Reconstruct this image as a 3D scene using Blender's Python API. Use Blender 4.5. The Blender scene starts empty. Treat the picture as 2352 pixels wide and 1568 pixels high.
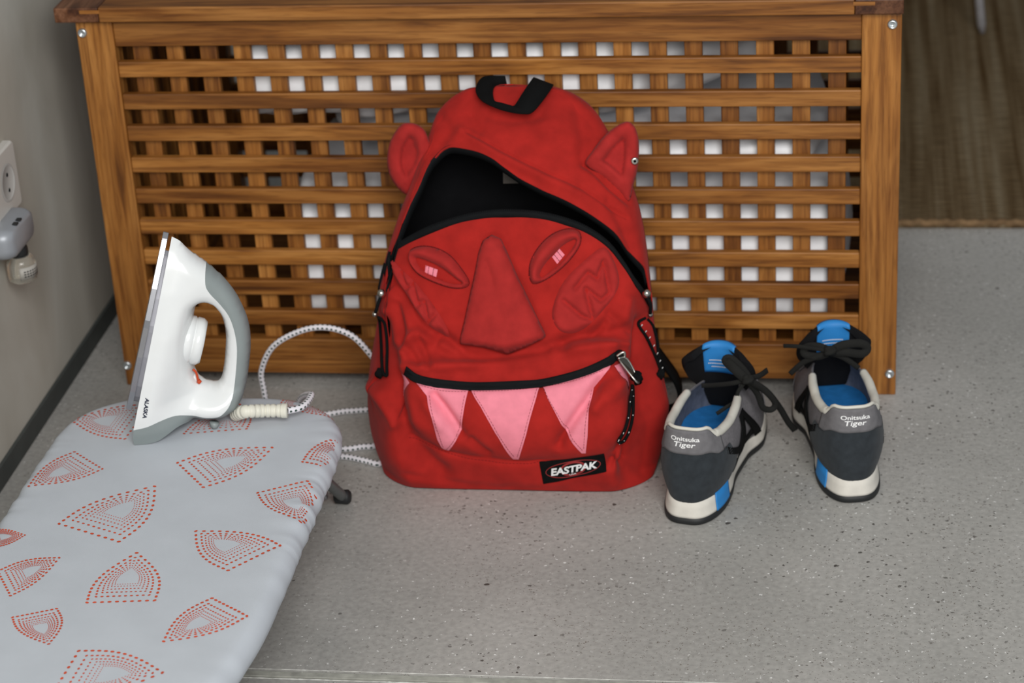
import bpy, math, random
import numpy as np
from mathutils import Vector, Matrix
from mathutils.geometry import delaunay_2d_cdt
random.seed(7); rng = np.random.default_rng(7)
scene = bpy.context.scene
COL = scene.collection

# ------------------------------------------------------------------ camera
CAM = np.array([0.4351, -2.5380, 1.3267])
RIGHT = np.array([0.98920, 0.13542, -0.056082])
DOWN = np.array([0.00988, -0.443353, -0.896292])
FWD = np.array([-0.14624, 0.886058, -0.439903])
RIGHT /= np.linalg.norm(RIGHT); FWD -= RIGHT*FWD.dot(RIGHT); FWD /= np.linalg.norm(FWD); DOWN = np.cross(FWD, RIGHT)
FPX = 5400.0
cd = bpy.data.cameras.new('camera'); cam = bpy.data.objects.new('camera', cd); COL.objects.link(cam)
cd.sensor_width = 36.0; cd.lens = FPX*36.0/2352.0; cd.clip_start = .05
m3 = Matrix((RIGHT, -DOWN, -FWD)).transposed()
cam.matrix_world = Matrix.Translation(CAM) @ m3.to_4x4()
cd.dof.use_dof = True; cd.dof.focus_distance = 2.36; cd.dof.aperture_fstop = 6.2
scene.camera = cam

# ------------------------------------------------------------------ light
world = bpy.data.worlds.new('daylight'); scene.world = world; world.use_nodes = True
world.node_tree.nodes['Background'].inputs[0].default_value = (.86, .93, 1.0, 1)
world.node_tree.nodes['Background'].inputs[1].default_value = .29
def area(name, loc, target, sx, sy, power, col):
    l = bpy.data.lights.new(name, 'AREA'); l.shape = 'RECTANGLE'; l.size = sx; l.size_y = sy; l.energy = power; l.color = col
    o = bpy.data.objects.new(name, l); COL.objects.link(o); o.location = loc
    o.rotation_euler = (Vector(target)-Vector(loc)).to_track_quat('-Z', 'Y').to_euler(); return o
area('window_daylight', (.85, -3.15, 2.15), (0.0, -.2, .15), 1.8, 1.5, 106, (1.0, .985, .96))
scene.view_settings.view_transform = 'Standard'; scene.view_settings.look = 'None'
scene.view_settings.exposure = 0.0; scene.view_settings.gamma = 1.0
scene.view_settings.use_curve_mapping = False

# ------------------------------------------------------------------ helpers
ORG = {}
def org(o):
    v = np.zeros(3)
    while o is not None:
        if o.name in ORG: return ORG[o.name]
        o = o.parent
    return v
def tag(o, label=None, cat=None, group=None, kind=None):
    if label: o['label'] = label
    if cat: o['category'] = cat
    if group: o['group'] = group
    if kind: o['kind'] = kind
    return o
def thing(name, loc, label=None, cat=None, group=None, kind=None):
    o = bpy.data.objects.new(name, None); COL.objects.link(o); o.location = loc; o.empty_display_size = .02
    ORG[o.name] = np.array(loc, float); return tag(o, label, cat, group, kind)
def mesh(name, v, f, mats, parent=None, smooth=True, fm=None, local=False):
    v = np.asarray(v, float)
    if parent is not None and not local: v = v - org(parent)
    me = bpy.data.meshes.new(name); me.from_pydata(v.tolist(), [], [tuple(int(i) for i in q) for q in f])
    if not isinstance(mats, (list, tuple)): mats = [mats]
    for m in mats: me.materials.append(m)
    if fm is not None: me.polygons.foreach_set('material_index', np.asarray(fm, np.int32))
    me.polygons.foreach_set('use_smooth', [smooth]*len(me.polygons)); me.update()
    o = bpy.data.objects.new(name, me); COL.objects.link(o)
    if parent is not None: o.parent = parent
    return o
def recalc(o):
    import bmesh
    b = bmesh.new(); b.from_mesh(o.data); bmesh.ops.recalc_face_normals(b, faces=b.faces); b.to_mesh(o.data); b.free(); return o
def solid(o, t, off=-1, mo=0):
    m = o.modifiers.new('thickness', 'SOLIDIFY'); m.thickness = t; m.offset = off; m.material_offset = mo; m.use_even_offset = False; return o
def bevel(o, w, n=2):
    m = o.modifiers.new('bevel', 'BEVEL'); m.width = w; m.segments = n; m.limit_method = 'ANGLE'; return o
def grid_faces(nr, nc, closed=False, off=0):
    f = []
    for i in range(nr-1):
        for j in range(nc if closed else nc-1):
            k = (j+1) % nc; f.append((off+i*nc+j, off+i*nc+k, off+(i+1)*nc+k, off+(i+1)*nc+j))
    return f
def boxv(c, s):
    c = np.array(c, float); h = np.array(s, float)/2
    v = [c+h*np.array((a, b, d)) for a in (-1, 1) for b in (-1, 1) for d in (-1, 1)]
    return v, [(0,1,3,2),(4,6,7,5),(0,4,5,1),(2,3,7,6),(0,2,6,4),(1,5,7,3)]
def box(name, c, s, mat, parent=None, bw=.0012, local=False):
    v, f = boxv(c, s); o = mesh(name, v, f, mat, parent, smooth=False, local=local)
    if bw: bevel(o, bw)
    return o
def pchip(x, y):
    x = np.asarray(x, float); y = np.asarray(y, float); h = np.diff(x); d = np.diff(y)/h; m = np.zeros_like(y)
    m[0] = d[0]; m[-1] = d[-1]
    for i in range(1, len(x)-1):
        if d[i-1]*d[i] > 0:
            w1 = 2*h[i]+h[i-1]; w2 = h[i]+2*h[i-1]; m[i] = (w1+w2)/(w1/d[i-1]+w2/d[i])
    def g(q):
        q = np.clip(np.asarray(q, float), x[0], x[-1]); i = np.clip(np.searchsorted(x, q)-1, 0, len(x)-2)
        t = (q-x[i])/h[i]; t2 = t*t; t3 = t2*t
        return (2*t3-3*t2+1)*y[i]+(t3-2*t2+t)*h[i]*m[i]+(-2*t3+3*t2)*y[i+1]+(t3-t2)*h[i]*m[i+1]
    qx = np.unique(np.concatenate([np.linspace(x[0], x[-1], 900), x])); qy = g(qx)
    return lambda q: np.interp(q, qx, qy)
def smooth_path(P, n=8, closed=False):
    P = np.asarray(P, float); N = len(P); out = []
    idx = range(N if closed else N-1)
    for i in idx:
        g = lambda k: P[k % N] if closed else P[min(max(k, 0), N-1)]
        a, b, c, d = g(i-1), g(i), g(i+1), g(i+2)
        for t in np.linspace(0, 1, n, endpoint=False):
            out.append(.5*((2*b)+(-a+c)*t+(2*a-5*b+4*c-d)*t*t+(-a+3*b-3*c+d)*t**3))
    if not closed: out.append(P[-1])
    return np.array(out)
def frames(P):
    T = np.gradient(P, axis=0); T /= np.linalg.norm(T, axis=1)[:, None]+1e-12
    n = np.cross(T[0], (0, 0, 1.)); n = n if np.linalg.norm(n) > .1 else np.cross(T[0], (0, 1., 0)); n /= np.linalg.norm(n)
    Ns = []
    for t in T:
        n = n - t*n.dot(t); n /= np.linalg.norm(n); Ns.append(n)
    Ns = np.array(Ns); return T, Ns, np.cross(T, Ns)
def tube_geo(P, r, k=10, caps=True):
    P = np.asarray(P, float); T, A, B = frames(P); r = np.broadcast_to(r, (len(P),)); v = []
    for i in range(len(P)):
        for j in range(k):
            a = 2*math.pi*j/k; v.append(P[i]+r[i]*(math.cos(a)*A[i]+math.sin(a)*B[i]))
    f = grid_faces(len(P), k, True)
    if caps: f += [tuple(range(k))[::-1], tuple(range((len(P)-1)*k, len(P)*k))]
    return v, f
def tube(name, P, r, mat, parent=None, k=10, local=False):
    v, f = tube_geo(P, r, k); return mesh(name, v, f, mat, parent, local=local)
def ribbon(name, A, B, mat, parent=None, t=.0015, local=False):
    A = np.asarray(A, float); B = np.asarray(B, float); n = len(A); C = (A+B)/2
    v = np.concatenate([A, C, B]); f = []
    for i in range(n-1):
        f += [(i, i+1, n+i+1, n+i), (n+i, n+i+1, 2*n+i+1, 2*n+i)]
    return solid(mesh(name, v, f, mat, parent, local=local), t, 0)
def lathe(name, prof, c, mat, parent=None, axis=(0, 0, 1), k=24, local=False):
    ax = Vector(axis).normalized(); q = ax.to_track_quat('Z', 'Y').to_matrix(); v = []
    for r, h in prof:
        for j in range(k):
            a = 2*math.pi*j/k; p = q @ Vector((r*math.cos(a), r*math.sin(a), h)); v.append(np.array(c)+np.array(p))
    f = grid_faces(len(prof), k, True); f += [tuple(range(k))[::-1], tuple(range((len(prof)-1)*k, len(prof)*k))]
    return mesh(name, v, f, mat, parent, local=local)
# camera rays: points of the photograph turned into places at a stated depth
def rays(uv):
    uv = np.atleast_2d(np.asarray(uv, float)); return np.outer((uv[:, 0]-1176)/FPX, RIGHT)+np.outer((uv[:, 1]-784)/FPX, DOWN)+FWD
def at_y(uv, y):
    d = rays(uv); t = (np.asarray(y)-CAM[1])/d[:, 1]; return CAM+t[:, None]*d
def at_z(uv, z):
    d = rays(uv); t = (np.asarray(z)-CAM[2])/d[:, 2]; return CAM+t[:, None]*d
def at_plane(uv, o, n):
    d = rays(uv); t = ((np.asarray(o)-CAM)@n)/(d@n); return CAM+t[:, None]*d
def project(P):
    q = np.atleast_2d(P)-CAM; w = q@FWD; return np.stack([1176+FPX*(q@RIGHT)/w, 784+FPX*(q@DOWN)/w], 1)
# polygons
def pip(pts, poly):
    pts = np.atleast_2d(pts); x, y = pts[:, 0], pts[:, 1]; ins = np.zeros(len(pts), bool); P = np.asarray(poly, float); n = len(P)
    for i in range(n):
        x1, y1 = P[i]; x2, y2 = P[(i+1) % n]
        c = ((y1 > y) != (y2 > y)); 
        if y1 != y2: ins ^= c & (x < (x2-x1)*(y-y1)/(y2-y1)+x1)
    return ins
def dist_poly(pts, line, closed=True):
    pts = np.atleast_2d(pts); P = np.asarray(line, float); best = np.full(len(pts), 1e9); n = len(P)
    for i in range(n if closed else n-1):
        a, b = P[i], P[(i+1) % n]; ab = b-a; L = ab@ab
        if L < 1e-12: continue
        t = np.clip(((pts-a)@ab)/L, 0, 1); best = np.minimum(best, np.linalg.norm(pts-a-t[:, None]*ab, axis=1))
    return best
def resample(poly, step, closed=True):
    P = np.asarray(poly, float); out = []; n = len(P)
    for i in range(n if closed else n-1):
        a, b = P[i], P[(i+1) % n]; k = max(1, int(round(np.linalg.norm(b-a)/step)))
        for j in range(k): out.append(a+(b-a)*j/k)
    if not closed: out.append(P[-1])
    return np.array(out)
def fill(loops, step, extra=None):
    """triangulated grid inside loops[0] minus the others (2D)"""
    L = [resample(l, step) for l in loops]; V = []; E = []
    for l in L:
        o = len(V); V += l.tolist(); E += [(o+i, o+(i+1) % len(l)) for i in range(len(l))]
    a = L[0].min(0); b = L[0].max(0)
    gx = np.arange(a[0], b[0], step); gy = np.arange(a[1], b[1], step*.87)
    G = np.array([(x+(step/2 if k % 2 else 0), y) for k, y in enumerate(gy) for x in gx]) if len(gx) and len(gy) else np.zeros((0, 2))
    if len(G):
        ok = pip(G, L[0])
        for h in L[1:]: ok &= ~pip(G, h)
        for h in L: ok &= dist_poly(G, h) > step*.45
        V += G[ok].tolist()
    if extra is not None: V += list(extra)
    r = delaunay_2d_cdt([Vector(p) for p in V], E, [], 0, 1e-7)
    P = np.array([tuple(p) for p in r[0]]); F = np.array([tuple(t) for t in r[2] if len(t) == 3])
    c = P[F].mean(1); ok = pip(c, L[0])
    for h in L[1:]: ok &= ~pip(c, h)
    return P, F[ok]

# ------------------------------------------------------------------ materials
def new_mat(name):
    m = bpy.data.materials.new(name); m.use_nodes = True; return m, m.node_tree.nodes, m.node_tree.links, m.node_tree.nodes['Principled BSDF']
def plain(name, c, rough=.6, metal=0, spec=.5, var=.12, scale=60, bump=0, bscale=400, sheen=0, coat=0):
    m, N, L, b = new_mat(name); b.inputs['Roughness'].default_value = rough; b.inputs['Metallic'].default_value = metal
    b.inputs['Specular IOR Level'].default_value = spec; b.inputs['Sheen Weight'].default_value = sheen; b.inputs['Coat Weight'].default_value = coat
    tc = N.new('ShaderNodeTexCoord'); n = N.new('ShaderNodeTexNoise'); n.inputs['Scale'].default_value = scale; n.inputs['Detail'].default_value = 4
    L.new(tc.outputs['Object'], n.inputs['Vector'])
    r = N.new('ShaderNodeValToRGB'); r.color_ramp.elements[0].position = .3; r.color_ramp.elements[1].position = .7
    r.color_ramp.elements[0].color = tuple(x*(1-var) for x in c)+(1,); r.color_ramp.elements[1].color = tuple(min(1, x*(1+var)) for x in c)+(1,)
    L.new(n.outputs['Fac'], r.inputs[0]); L.new(r.outputs[0], b.inputs['Base Color'])
    if bump:
        n2 = N.new('ShaderNodeTexNoise'); n2.inputs['Scale'].default_value = bscale; n2.inputs['Detail'].default_value = 3; L.new(tc.outputs['Object'], n2.inputs['Vector'])
        bp = N.new('ShaderNodeBump'); bp.inputs['Strength'].default_value = bump; bp.inputs['Distance'].default_value = .001
        L.new(n2.outputs['Fac'], bp.inputs['Height']); L.new(bp.outputs[0], b.inputs['Normal'])
    return m
def ramp(N, stops):
    r = N.new('ShaderNodeValToRGB'); e = r.color_ramp.elements
    while len(e) > 1: e.remove(e[-1])
    e[0].position = stops[0][0]; e[0].color = stops[0][1]
    for p, c in stops[1:]: k = e.new(p); k.color = c
    return r
def wood(name, dark, mid, light, axis=0, rough=.5):
    m, N, L, b = new_mat(name); b.inputs['Roughness'].default_value = rough; b.inputs['Specular IOR Level'].default_value = .35
    tc = N.new('ShaderNodeTexCoord'); oi = N.new('ShaderNodeObjectInfo')
    mul = N.new('ShaderNodeVectorMath'); mul.operation = 'SCALE'; mul.inputs[0].default_value = (37, 91, 53); L.new(oi.outputs['Random'], mul.inputs['Scale'])
    add = N.new('ShaderNodeVectorMath'); L.new(tc.outputs['Object'], add.inputs[0]); L.new(mul.outputs[0], add.inputs[1])
    def layer(across, along, detail, dist):
        mp = N.new('ShaderNodeMapping'); q = [across]*3; q[axis] = along; mp.inputs['Scale'].default_value = q; L.new(add.outputs[0], mp.inputs['Vector'])
        n = N.new('ShaderNodeTexNoise'); n.inputs['Scale'].default_value = 1; n.inputs['Detail'].default_value = detail; n.inputs['Distortion'].default_value = dist; L.new(mp.outputs[0], n.inputs['Vector']); return n
    bands = layer(34, 3.4, 3, 1.6); fine = layer(210, 7, 5, .4); tone = layer(7, 2.2, 2, .6); fleck = layer(420, 30, 2, 0)
    def mult(a, bb, f=1.0):
        mx = N.new('ShaderNodeMix'); mx.data_type = 'RGBA'; mx.blend_type = 'MULTIPLY'; mx.inputs['Factor'].default_value = f; L.new(a, mx.inputs['A']); L.new(bb, mx.inputs['B']); return mx.outputs['Result']
    r1 = ramp(N, [(.30, dark), (.44, mid), (.56, tuple(.5*(p+q) for p, q in zip(mid, light))), (.70, light)]); L.new(bands.outputs['Fac'], r1.inputs[0])
    r2 = ramp(N, [(.32, (.62, .55, .46, 1)), (.55, (1, 1, 1, 1)), (.75, (1.12, 1.12, 1.12, 1))]); L.new(fine.outputs['Fac'], r2.inputs[0])
    r3 = ramp(N, [(.3, (.68, .6, .5, 1)), (.7, (1.18, 1.2, 1.25, 1))]); L.new(tone.outputs['Fac'], r3.inputs[0])
    r4 = ramp(N, [(.36, (.72, .68, .62, 1)), (.46, (1, 1, 1, 1))]); L.new(fleck.outputs['Fac'], r4.inputs[0])
    rr = ramp(N, [(0, (.74, .70, .66, 1)), (.5, (1, 1, 1, 1)), (1, (1.24, 1.28, 1.32, 1))]); L.new(oi.outputs['Random'], rr.inputs[0])
    c = mult(mult(mult(mult(r1.outputs[0], r2.outputs[0]), r3.outputs[0]), r4.outputs[0], .7), rr.outputs[0]); L.new(c, b.inputs['Base Color'])
    bp = N.new('ShaderNodeBump'); bp.inputs['Strength'].default_value = .2; bp.inputs['Distance'].default_value = .001; L.new(fine.outputs['Fac'], bp.inputs['Height']); L.new(bp.outputs[0], b.inputs['Normal'])
    return m
M = {}
M['wood'] = wood('oiled_acacia', (.155, .056, .011, 1), (.285, .110, .020, 1), (.41, .182, .044, 1))
M['wood_end'] = wood('dark_end_grain', (.055, .018, .007, 1), (.12, .045, .018, 1), (.2, .09, .045, 1))
M['steel'] = plain('zinc_screw', (.62, .66, .68), .3, .9)
M['linen'] = plain('white_linen', (.93, .935, .96), .9, var=.04, bump=.1, bscale=900)
M['red'] = plain('red_canvas', (.365, .0160, .0122), .88, spec=.15, var=.14, scale=45, bump=.25, bscale=1100, sheen=.04)
M['red_patch'] = plain('red_canvas_patch', (.365, .0225, .0205), .9, spec=.15, var=.12, scale=60, bump=.25, bscale=1100, sheen=.04)
M['thread'] = plain('dark_red_thread', (.16, .012, .014), .9, spec=.1)
M['pink'] = plain('pink_fabric', (.84, .25, .32), .8, spec=.2, var=.06, scale=90, bump=.15)
M['black'] = plain('black_lining', (.006, .006, .007), .9, spec=.1)
M['webbing'] = plain('black_webbing', (.0045, .0048, .005), .9, spec=.12, bump=.4, bscale=900)
M['zip'] = plain('black_zip', (.005, .006, .007), .75, spec=.15, bump=.5, bscale=1500)
M['metal'] = plain('dull_chrome', (.55, .54, .50), .28, 1.0)
M['taupe'] = plain('taupe_tag', (.16, .14, .125), .9)
M['white_txt'] = plain('white_print', (.85, .85, .85), .7, var=.02)
M['red_txt'] = plain('red_print', (.28, .02, .02), .7, var=.05)
M['iron_white'] = plain('white_plastic', (.80, .82, .82), .2, spec=.5, var=.01, coat=.3)
M['iron_grey'] = plain('grey_plastic', (.25, .285, .285), .45, var=.02)
M['alu'] = plain('aluminium', (.34, .34, .37), .6, .7, var=.06)
M['chrome'] = plain('polished_sole', (.46, .46, .48), .25, 1.0, var=.03)
M['navy'] = plain('navy_print', (.012, .018, .045), .6)
M['orange'] = plain('orange_indicator', (.55, .06, .01), .4)
M['ivory'] = plain('ivory_rubber', (.74, .72, .62), .5, var=.03)
M['cover'] = plain('ironing_cover', (.52, .555, .60), .85, spec=.2, var=.03, scale=25, bump=.2, bscale=1500)
M['print'] = plain('orange_red_print', (.60, .085, .035), .8, spec=.2, var=.15, scale=15)
M['tube'] = plain('grey_steel_tube', (.17, .18, .18), .4, .6)
M['rubber'] = plain('black_rubber', (.012, .013, .014), .6)
M['suede_dark'] = plain('charcoal_suede', (.030, .036, .042), .95, spec=.15, var=.16, scale=120, bump=.35, bscale=1500, sheen=.08)
M['suede_grey'] = plain('grey_suede', (.165, .16, .168), .95, spec=.15, var=.1, scale=150, bump=.3, bscale=1500)
M['mesh_grey'] = plain('grey_mesh', (.19, .18, .19), .9, spec=.2, var=.15, scale=300, bump=.5, bscale=900)
M['cream'] = plain('cream_leather', (.64, .62, .55), .6, var=.05)
M['midsole'] = plain('offwhite_foam', (.66, .63, .57), .7, var=.06, scale=90)
M['blue'] = plain('blue_insole', (.018, .17, .46), .8, spec=.2, var=.12, scale=90, bump=.2)
M['blue_lab'] = plain('blue_label', (.02, .22, .58), .6, var=.04)
M['lining'] = plain('shoe_lining', (.10, .115, .16), .95, var=.2, scale=120)
M['lace'] = plain('black_lace', (.016, .016, .015), .9, spec=.15, bump=.4, bscale=1200)
M['tongue'] = plain('black_padded_mesh', (.008, .008, .009), .95, spec=.15, bump=.5, bscale=800)
M['socket'] = plain('white_socket_plastic', (.62, .60, .56), .35, var=.02)
M['silver_plastic'] = plain('silver_plastic', (.33, .35, .38), .4, .2, var=.03)
M['base'] = plain('dark_skirting', (.050, .056, .053), .8, var=.15, scale=30)
M['blacktxt'] = plain('black_print', (.02, .02, .022), .7)

# ------------------------------------------------------------------ the room
def concrete():
    m, N, L, b = new_mat('ground_concrete'); b.inputs['Roughness'].default_value = .55; b.inputs['Specular IOR Level'].default_value = .4
    tc = N.new('ShaderNodeTexCoord')
    def noise(s, d=4, dist=0):
        n = N.new('ShaderNodeTexNoise'); n.inputs['Scale'].default_value = s; n.inputs['Detail'].default_value = d; n.inputs['Distortion'].default_value = dist; L.new(tc.outputs['Object'], n.inputs['Vector']); return n
    big = noise(3.4, 7, .6); r = ramp(N, [(.3, (.33, .325, .305, 1)), (.55, (.40, .39, .367, 1)), (.75, (.46, .447, .425, 1))]); L.new(big.outputs['Fac'], r.inputs[0])
    fine = noise(160, 3); rf = ramp(N, [(.3, (.86, .86, .86, 1)), (.7, (1.1, 1.1, 1.1, 1))]); L.new(fine.outputs['Fac'], rf.inputs[0])
    mx = N.new('ShaderNodeMix'); mx.data_type = 'RGBA'; mx.blend_type = 'MULTIPLY'; mx.inputs['Factor'].default_value = 1; L.new(r.outputs[0], mx.inputs['A']); L.new(rf.outputs[0], mx.inputs['B'])
    def specks(prev, scale, size, col, keep, seedoff):
        mp = N.new('ShaderNodeMapping'); mp.inputs['Location'].default_value = (seedoff, seedoff*.7, 0); L.new(tc.outputs['Object'], mp.inputs['Vector'])
        nd = N.new('ShaderNodeTexNoise'); nd.inputs['Scale'].default_value = scale*1.2; L.new(mp.outputs[0], nd.inputs['Vector'])
        ad = N.new('ShaderNodeMix'); ad.data_type = 'VECTOR'; ad.inputs['Factor'].default_value = .006; L.new(mp.outputs[0], ad.inputs['A']); L.new(nd.outputs['Color'], ad.inputs['B'])
        v = N.new('ShaderNodeTexVoronoi'); v.inputs['Scale'].default_value = scale; L.new(ad.outputs['Result'], v.inputs['Vector'])
        sp = N.new('ShaderNodeSeparateColor'); L.new(v.outputs['Color'], sp.inputs[0])
        lt = N.new('ShaderNodeMath'); lt.operation = 'LESS_THAN'; lt.inputs[1].default_value = keep; L.new(sp.outputs[0], lt.inputs[0])
        sz = N.new('ShaderNodeMath'); sz.operation = 'MULTIPLY'; sz.inputs[1].default_value = size; L.new(sp.outputs[1], sz.inputs[0])
        sm = N.new('ShaderNodeMath'); sm.operation = 'LESS_THAN'; L.new(v.outputs['Distance'], sm.inputs[0]); L.new(sz.outputs[0], sm.inputs[1])
        an = N.new('ShaderNodeMath'); an.operation = 'MULTIPLY'; L.new(lt.outputs[0], an.inputs[0]); L.new(sm.outputs[0], an.inputs[1])
        # clustered
        cl = noise(3.1+seedoff, 2); cr = ramp(N, [(.42, (.25, .25, .25, 1)), (.62, (1, 1, 1, 1))]); L.new(cl.outputs['Fac'], cr.inputs[0])
        a2 = N.new('ShaderNodeMath'); a2.operation = 'MULTIPLY'; L.new(an.outputs[0], a2.inputs[0]); L.new(cr.outputs[0], a2.inputs[1])
        o = N.new('ShaderNodeMix'); o.data_type = 'RGBA'; L.new(a2.outputs[0], o.inputs['Factor']); L.new(prev, o.inputs['A']); o.inputs['B'].default_value = col
        return o.outputs['Result']
    c = specks(mx.outputs['Result'], 215, .42, (.085, .078, .07, 1), .26, 0)
    c = specks(c, 400, .42, (.16, .14, .12, 1), .36, 1.7)
    c = specks(c, 300, .42, (.80, .80, .78, 1), .12, 3.3)
    c = specks(c, 110, .32, (.07, .063, .056, 1), .07, 5.1)
    L.new(c, b.inputs['Base Color'])
    bp = N.new('ShaderNodeBump'); bp.inputs['Strength'].default_value = .2; bp.inputs['Distance'].default_value = .001; L.new(fine.outputs['Fac'], bp.inputs['Height']); L.new(bp.outputs[0], b.inputs['Normal'])
    return m
def plaster():
    m, N, L, b = new_mat('trowelled_plaster'); b.inputs['Roughness'].default_value = .85; b.inputs['Specular IOR Level'].default_value = .25
    tc = N.new('ShaderNodeTexCoord'); mp = N.new('ShaderNodeMapping'); mp.inputs['Scale'].default_value = (1, 1, .5); L.new(tc.outputs['Object'], mp.inputs[0])
    n = N.new('ShaderNodeTexNoise'); n.inputs['Scale'].default_value = 7; n.inputs['Detail'].default_value = 6; n.inputs['Distortion'].default_value = .5; L.new(mp.outputs[0], n.inputs['Vector'])
    r = ramp(N, [(.3, (.41, .385, .33, 1)), (.55, (.50, .48, .425, 1)), (.75, (.56, .55, .50, 1))]); L.new(n.outputs['Fac'], r.inputs[0]); L.new(r.outputs[0], b.inputs['Base Color'])
    bp = N.new('ShaderNodeBump'); bp.inputs['Strength'].default_value = .3; bp.inputs['Distance'].default_value = .004; L.new(n.outputs['Fac'], bp.inputs['Height']); L.new(bp.outputs[0], b.inputs['Normal'])
    return m
def jute():
    m, N, L, b = new_mat('woven_jute'); b.inputs['Roughness'].default_value = .95; b.inputs['Specular IOR Level'].default_value = .1
    tc = N.new('ShaderNodeTexCoord')
    mp = N.new('ShaderNodeMapping'); mp.inputs['Scale'].default_value = (58, 1.3, 1); L.new(tc.outputs['Object'], mp.inputs[0])
    n = N.new('ShaderNodeTexNoise'); n.inputs['Scale'].default_value = 1; n.inputs['Detail'].default_value = 3; L.new(mp.outputs[0], n.inputs['Vector'])
    mp2 = N.new('ShaderNodeMapping'); mp2.inputs['Scale'].default_value = (30, 240, 1); L.new(tc.outputs['Object'], mp2.inputs[0])
    n2 = N.new('ShaderNodeTexNoise'); n2.inputs['Scale'].default_value = 1; n2.inputs['Detail'].default_value = 2; L.new(mp2.outputs[0], n2.inputs['Vector'])
    r = ramp(N, [(.3, (.075, .042, .015, 1)), (.5, (.148, .105, .058, 1)), (.7, (.20, .157, .100, 1))]); L.new(n.outputs['Fac'], r.inputs[0])
    r2 = ramp(N, [(.3, (.7, .66, .6, 1)), (.7, (1.2, 1.18, 1.15, 1))]); L.new(n2.outputs['Fac'], r2.inputs[0])
    mx = N.new('ShaderNodeMix'); mx.data_type = 'RGBA'; mx.blend_type = 'MULTIPLY'; mx.inputs['Factor'].default_value = 1; L.new(r.outputs[0], mx.inputs['A']); L.new(r2.outputs[0], mx.inputs['B'])
    L.new(mx.outputs['Result'], b.inputs['Base Color'])
    bp = N.new('ShaderNodeBump'); bp.inputs['Strength'].default_value = .8; bp.inputs['Distance'].default_value = .003; L.new(n2.outputs['Fac'], bp.inputs['Height']); L.new(bp.outputs[0], b.inputs['Normal'])
    return m
M['concrete'] = concrete(); M['plaster'] = plaster(); M['jute'] = jute()
M['joint'] = plain('joint_filler', (.34, .34, .30), .8, var=.3, scale=60)
M['joint_edge'] = plain('chipped_joint_edge', (.66, .66, .62), .8, var=.3, scale=70)
# two slabs with the joint between them
def floor_build():
    v = []; f = []
    for y0, y1 in ((-.6155, 4.0), (-4.0, -.6300)):
        o = len(v); a, b = boxv((0.95, (y0+y1)/2, -.03), (4.2, y1-y0, .06)); a = [p+np.array((.5, 0, 0)) for p in a]
        v += a; f += [tuple(i+o for i in q) for q in b]
    return tag(mesh('floor', v, f, M['concrete'], smooth=False), 'grey polished concrete floor with dark and white specks', None, None, 'structure')
floor = floor_build()
t = tag(box('trim_1', (1.45, -.6212, -.02), (4.0, .0085, .0385), M['joint'], bw=.0005), 'grey filler strip in the joint of the concrete floor', None, None, 'structure')
for y, w in ((-.6150, .0016), (-.6312, .0022)):
    vv = []; ff = []; xs = np.linspace(-.5, 3.2, 1300)
    for i, x in enumerate(xs):
        a = .35+.65*abs(math.sin(x*61+math.sin(x*37)*3)*math.cos(x*23)); d = w*a*random.uniform(.4, 1.3)
        vv += [(x, y-d/2, .0004), (x, y+d/2, .0004)]
    ff = [(2*i, 2*i+2, 2*i+3, 2*i+1) for i in range(len(xs)-1)]
    solid(mesh('joint_edge', vv, ff, M['joint_edge'], t, False, local=False), .0003, 0)
    # parented objects sit in the trim's own space (its origin is the world origin)
wl = tag(box('wall_left', (-.655, 0, 1.3), (.2, 8, 2.6), M['plaster'], bw=0), 'grey beige trowelled plaster wall left of the chest', None, None, 'structure')
tag(box('baseboard_left', (-.5535, 0, .0135), (.005, 8, .027), M['base'], bw=.0008), 'low dark grey skirting strip along the plaster wall', None, None, 'structure')
tag(box('wall_back', (1.2, 4.1, 1.3), (3.9, .2, 2.6), M['plaster'], bw=0), 'plaster wall at the far end of the room', None, None, 'structure')

# ------------------------------------------------------------------ wooden chest with lattice sides
W = .9568; LW = .0443; PC = .0407; PR = .0404; ZT = .428; SW = .0195
chest = thing('storage_chest', (0, .25, 0), 'oiled wooden storage chest with lattice sides and a flat lid', 'chest')
def bar_mesh(name, L, d, h):
    v, f = boxv((0, 0, 0), (L, d, h)); me = bpy.data.meshes.new(name); me.from_pydata([tuple(p) for p in v], [], f); me.materials.append(M['wood']); return me
def put(name, me, loc, rot=(0, 0, 0), parent=chest, bw=.0014):
    o = bpy.data.objects.new(name, me); COL.objects.link(o); o.parent = parent; o.location = np.array(loc)-org(parent); o.rotation_euler = rot
    if bw: bevel(o, bw)
    return o
R90 = math.pi/2
DEP = .49
# legs (grain upright)
lg = bar_mesh('leg', .478, LW, .028)
legs = []
for sx in (-1, 1):
    for y, in ((.014,), (DEP-.014,)):
        legs.append(put('leg', lg, (sx*(W/2-LW/2), y, .239), (R90, -R90, 0) if False else (0, -R90, R90)))
li = W-2*LW
h_front = bar_mesh('horizontal_slat', li, .010, SW); v_front = bar_mesh('vertical_slat', .384+.02, .010, .0205)
rail_t = bar_mesh('top_rail', li, .018, .031); rail_b = bar_mesh('bottom_rail', li, .018, .0464)
h_side = bar_mesh('side_slat', DEP-.056, .010, SW); side_t = bar_mesh('side_rail', DEP-.056, .018, .031); side_b = bar_mesh('side_rail_low', DEP-.056, .018, .0464)
for y, s in ((.0, 1), (DEP, -1)):
    for k in range(9): put('horizontal_slat', h_front, (0, y+s*.0075, ZT-k*PR-SW/2))
    for i in range(21): put('vertical_slat', v_front, ((i-10)*PC, y+s*.0177, .2565), (0, -R90, 0))
    put('top_rail', rail_t, (0, y+s*.0115, .4625)); put('bottom_rail', rail_b, (0, y+s*.0115, .0418))
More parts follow.
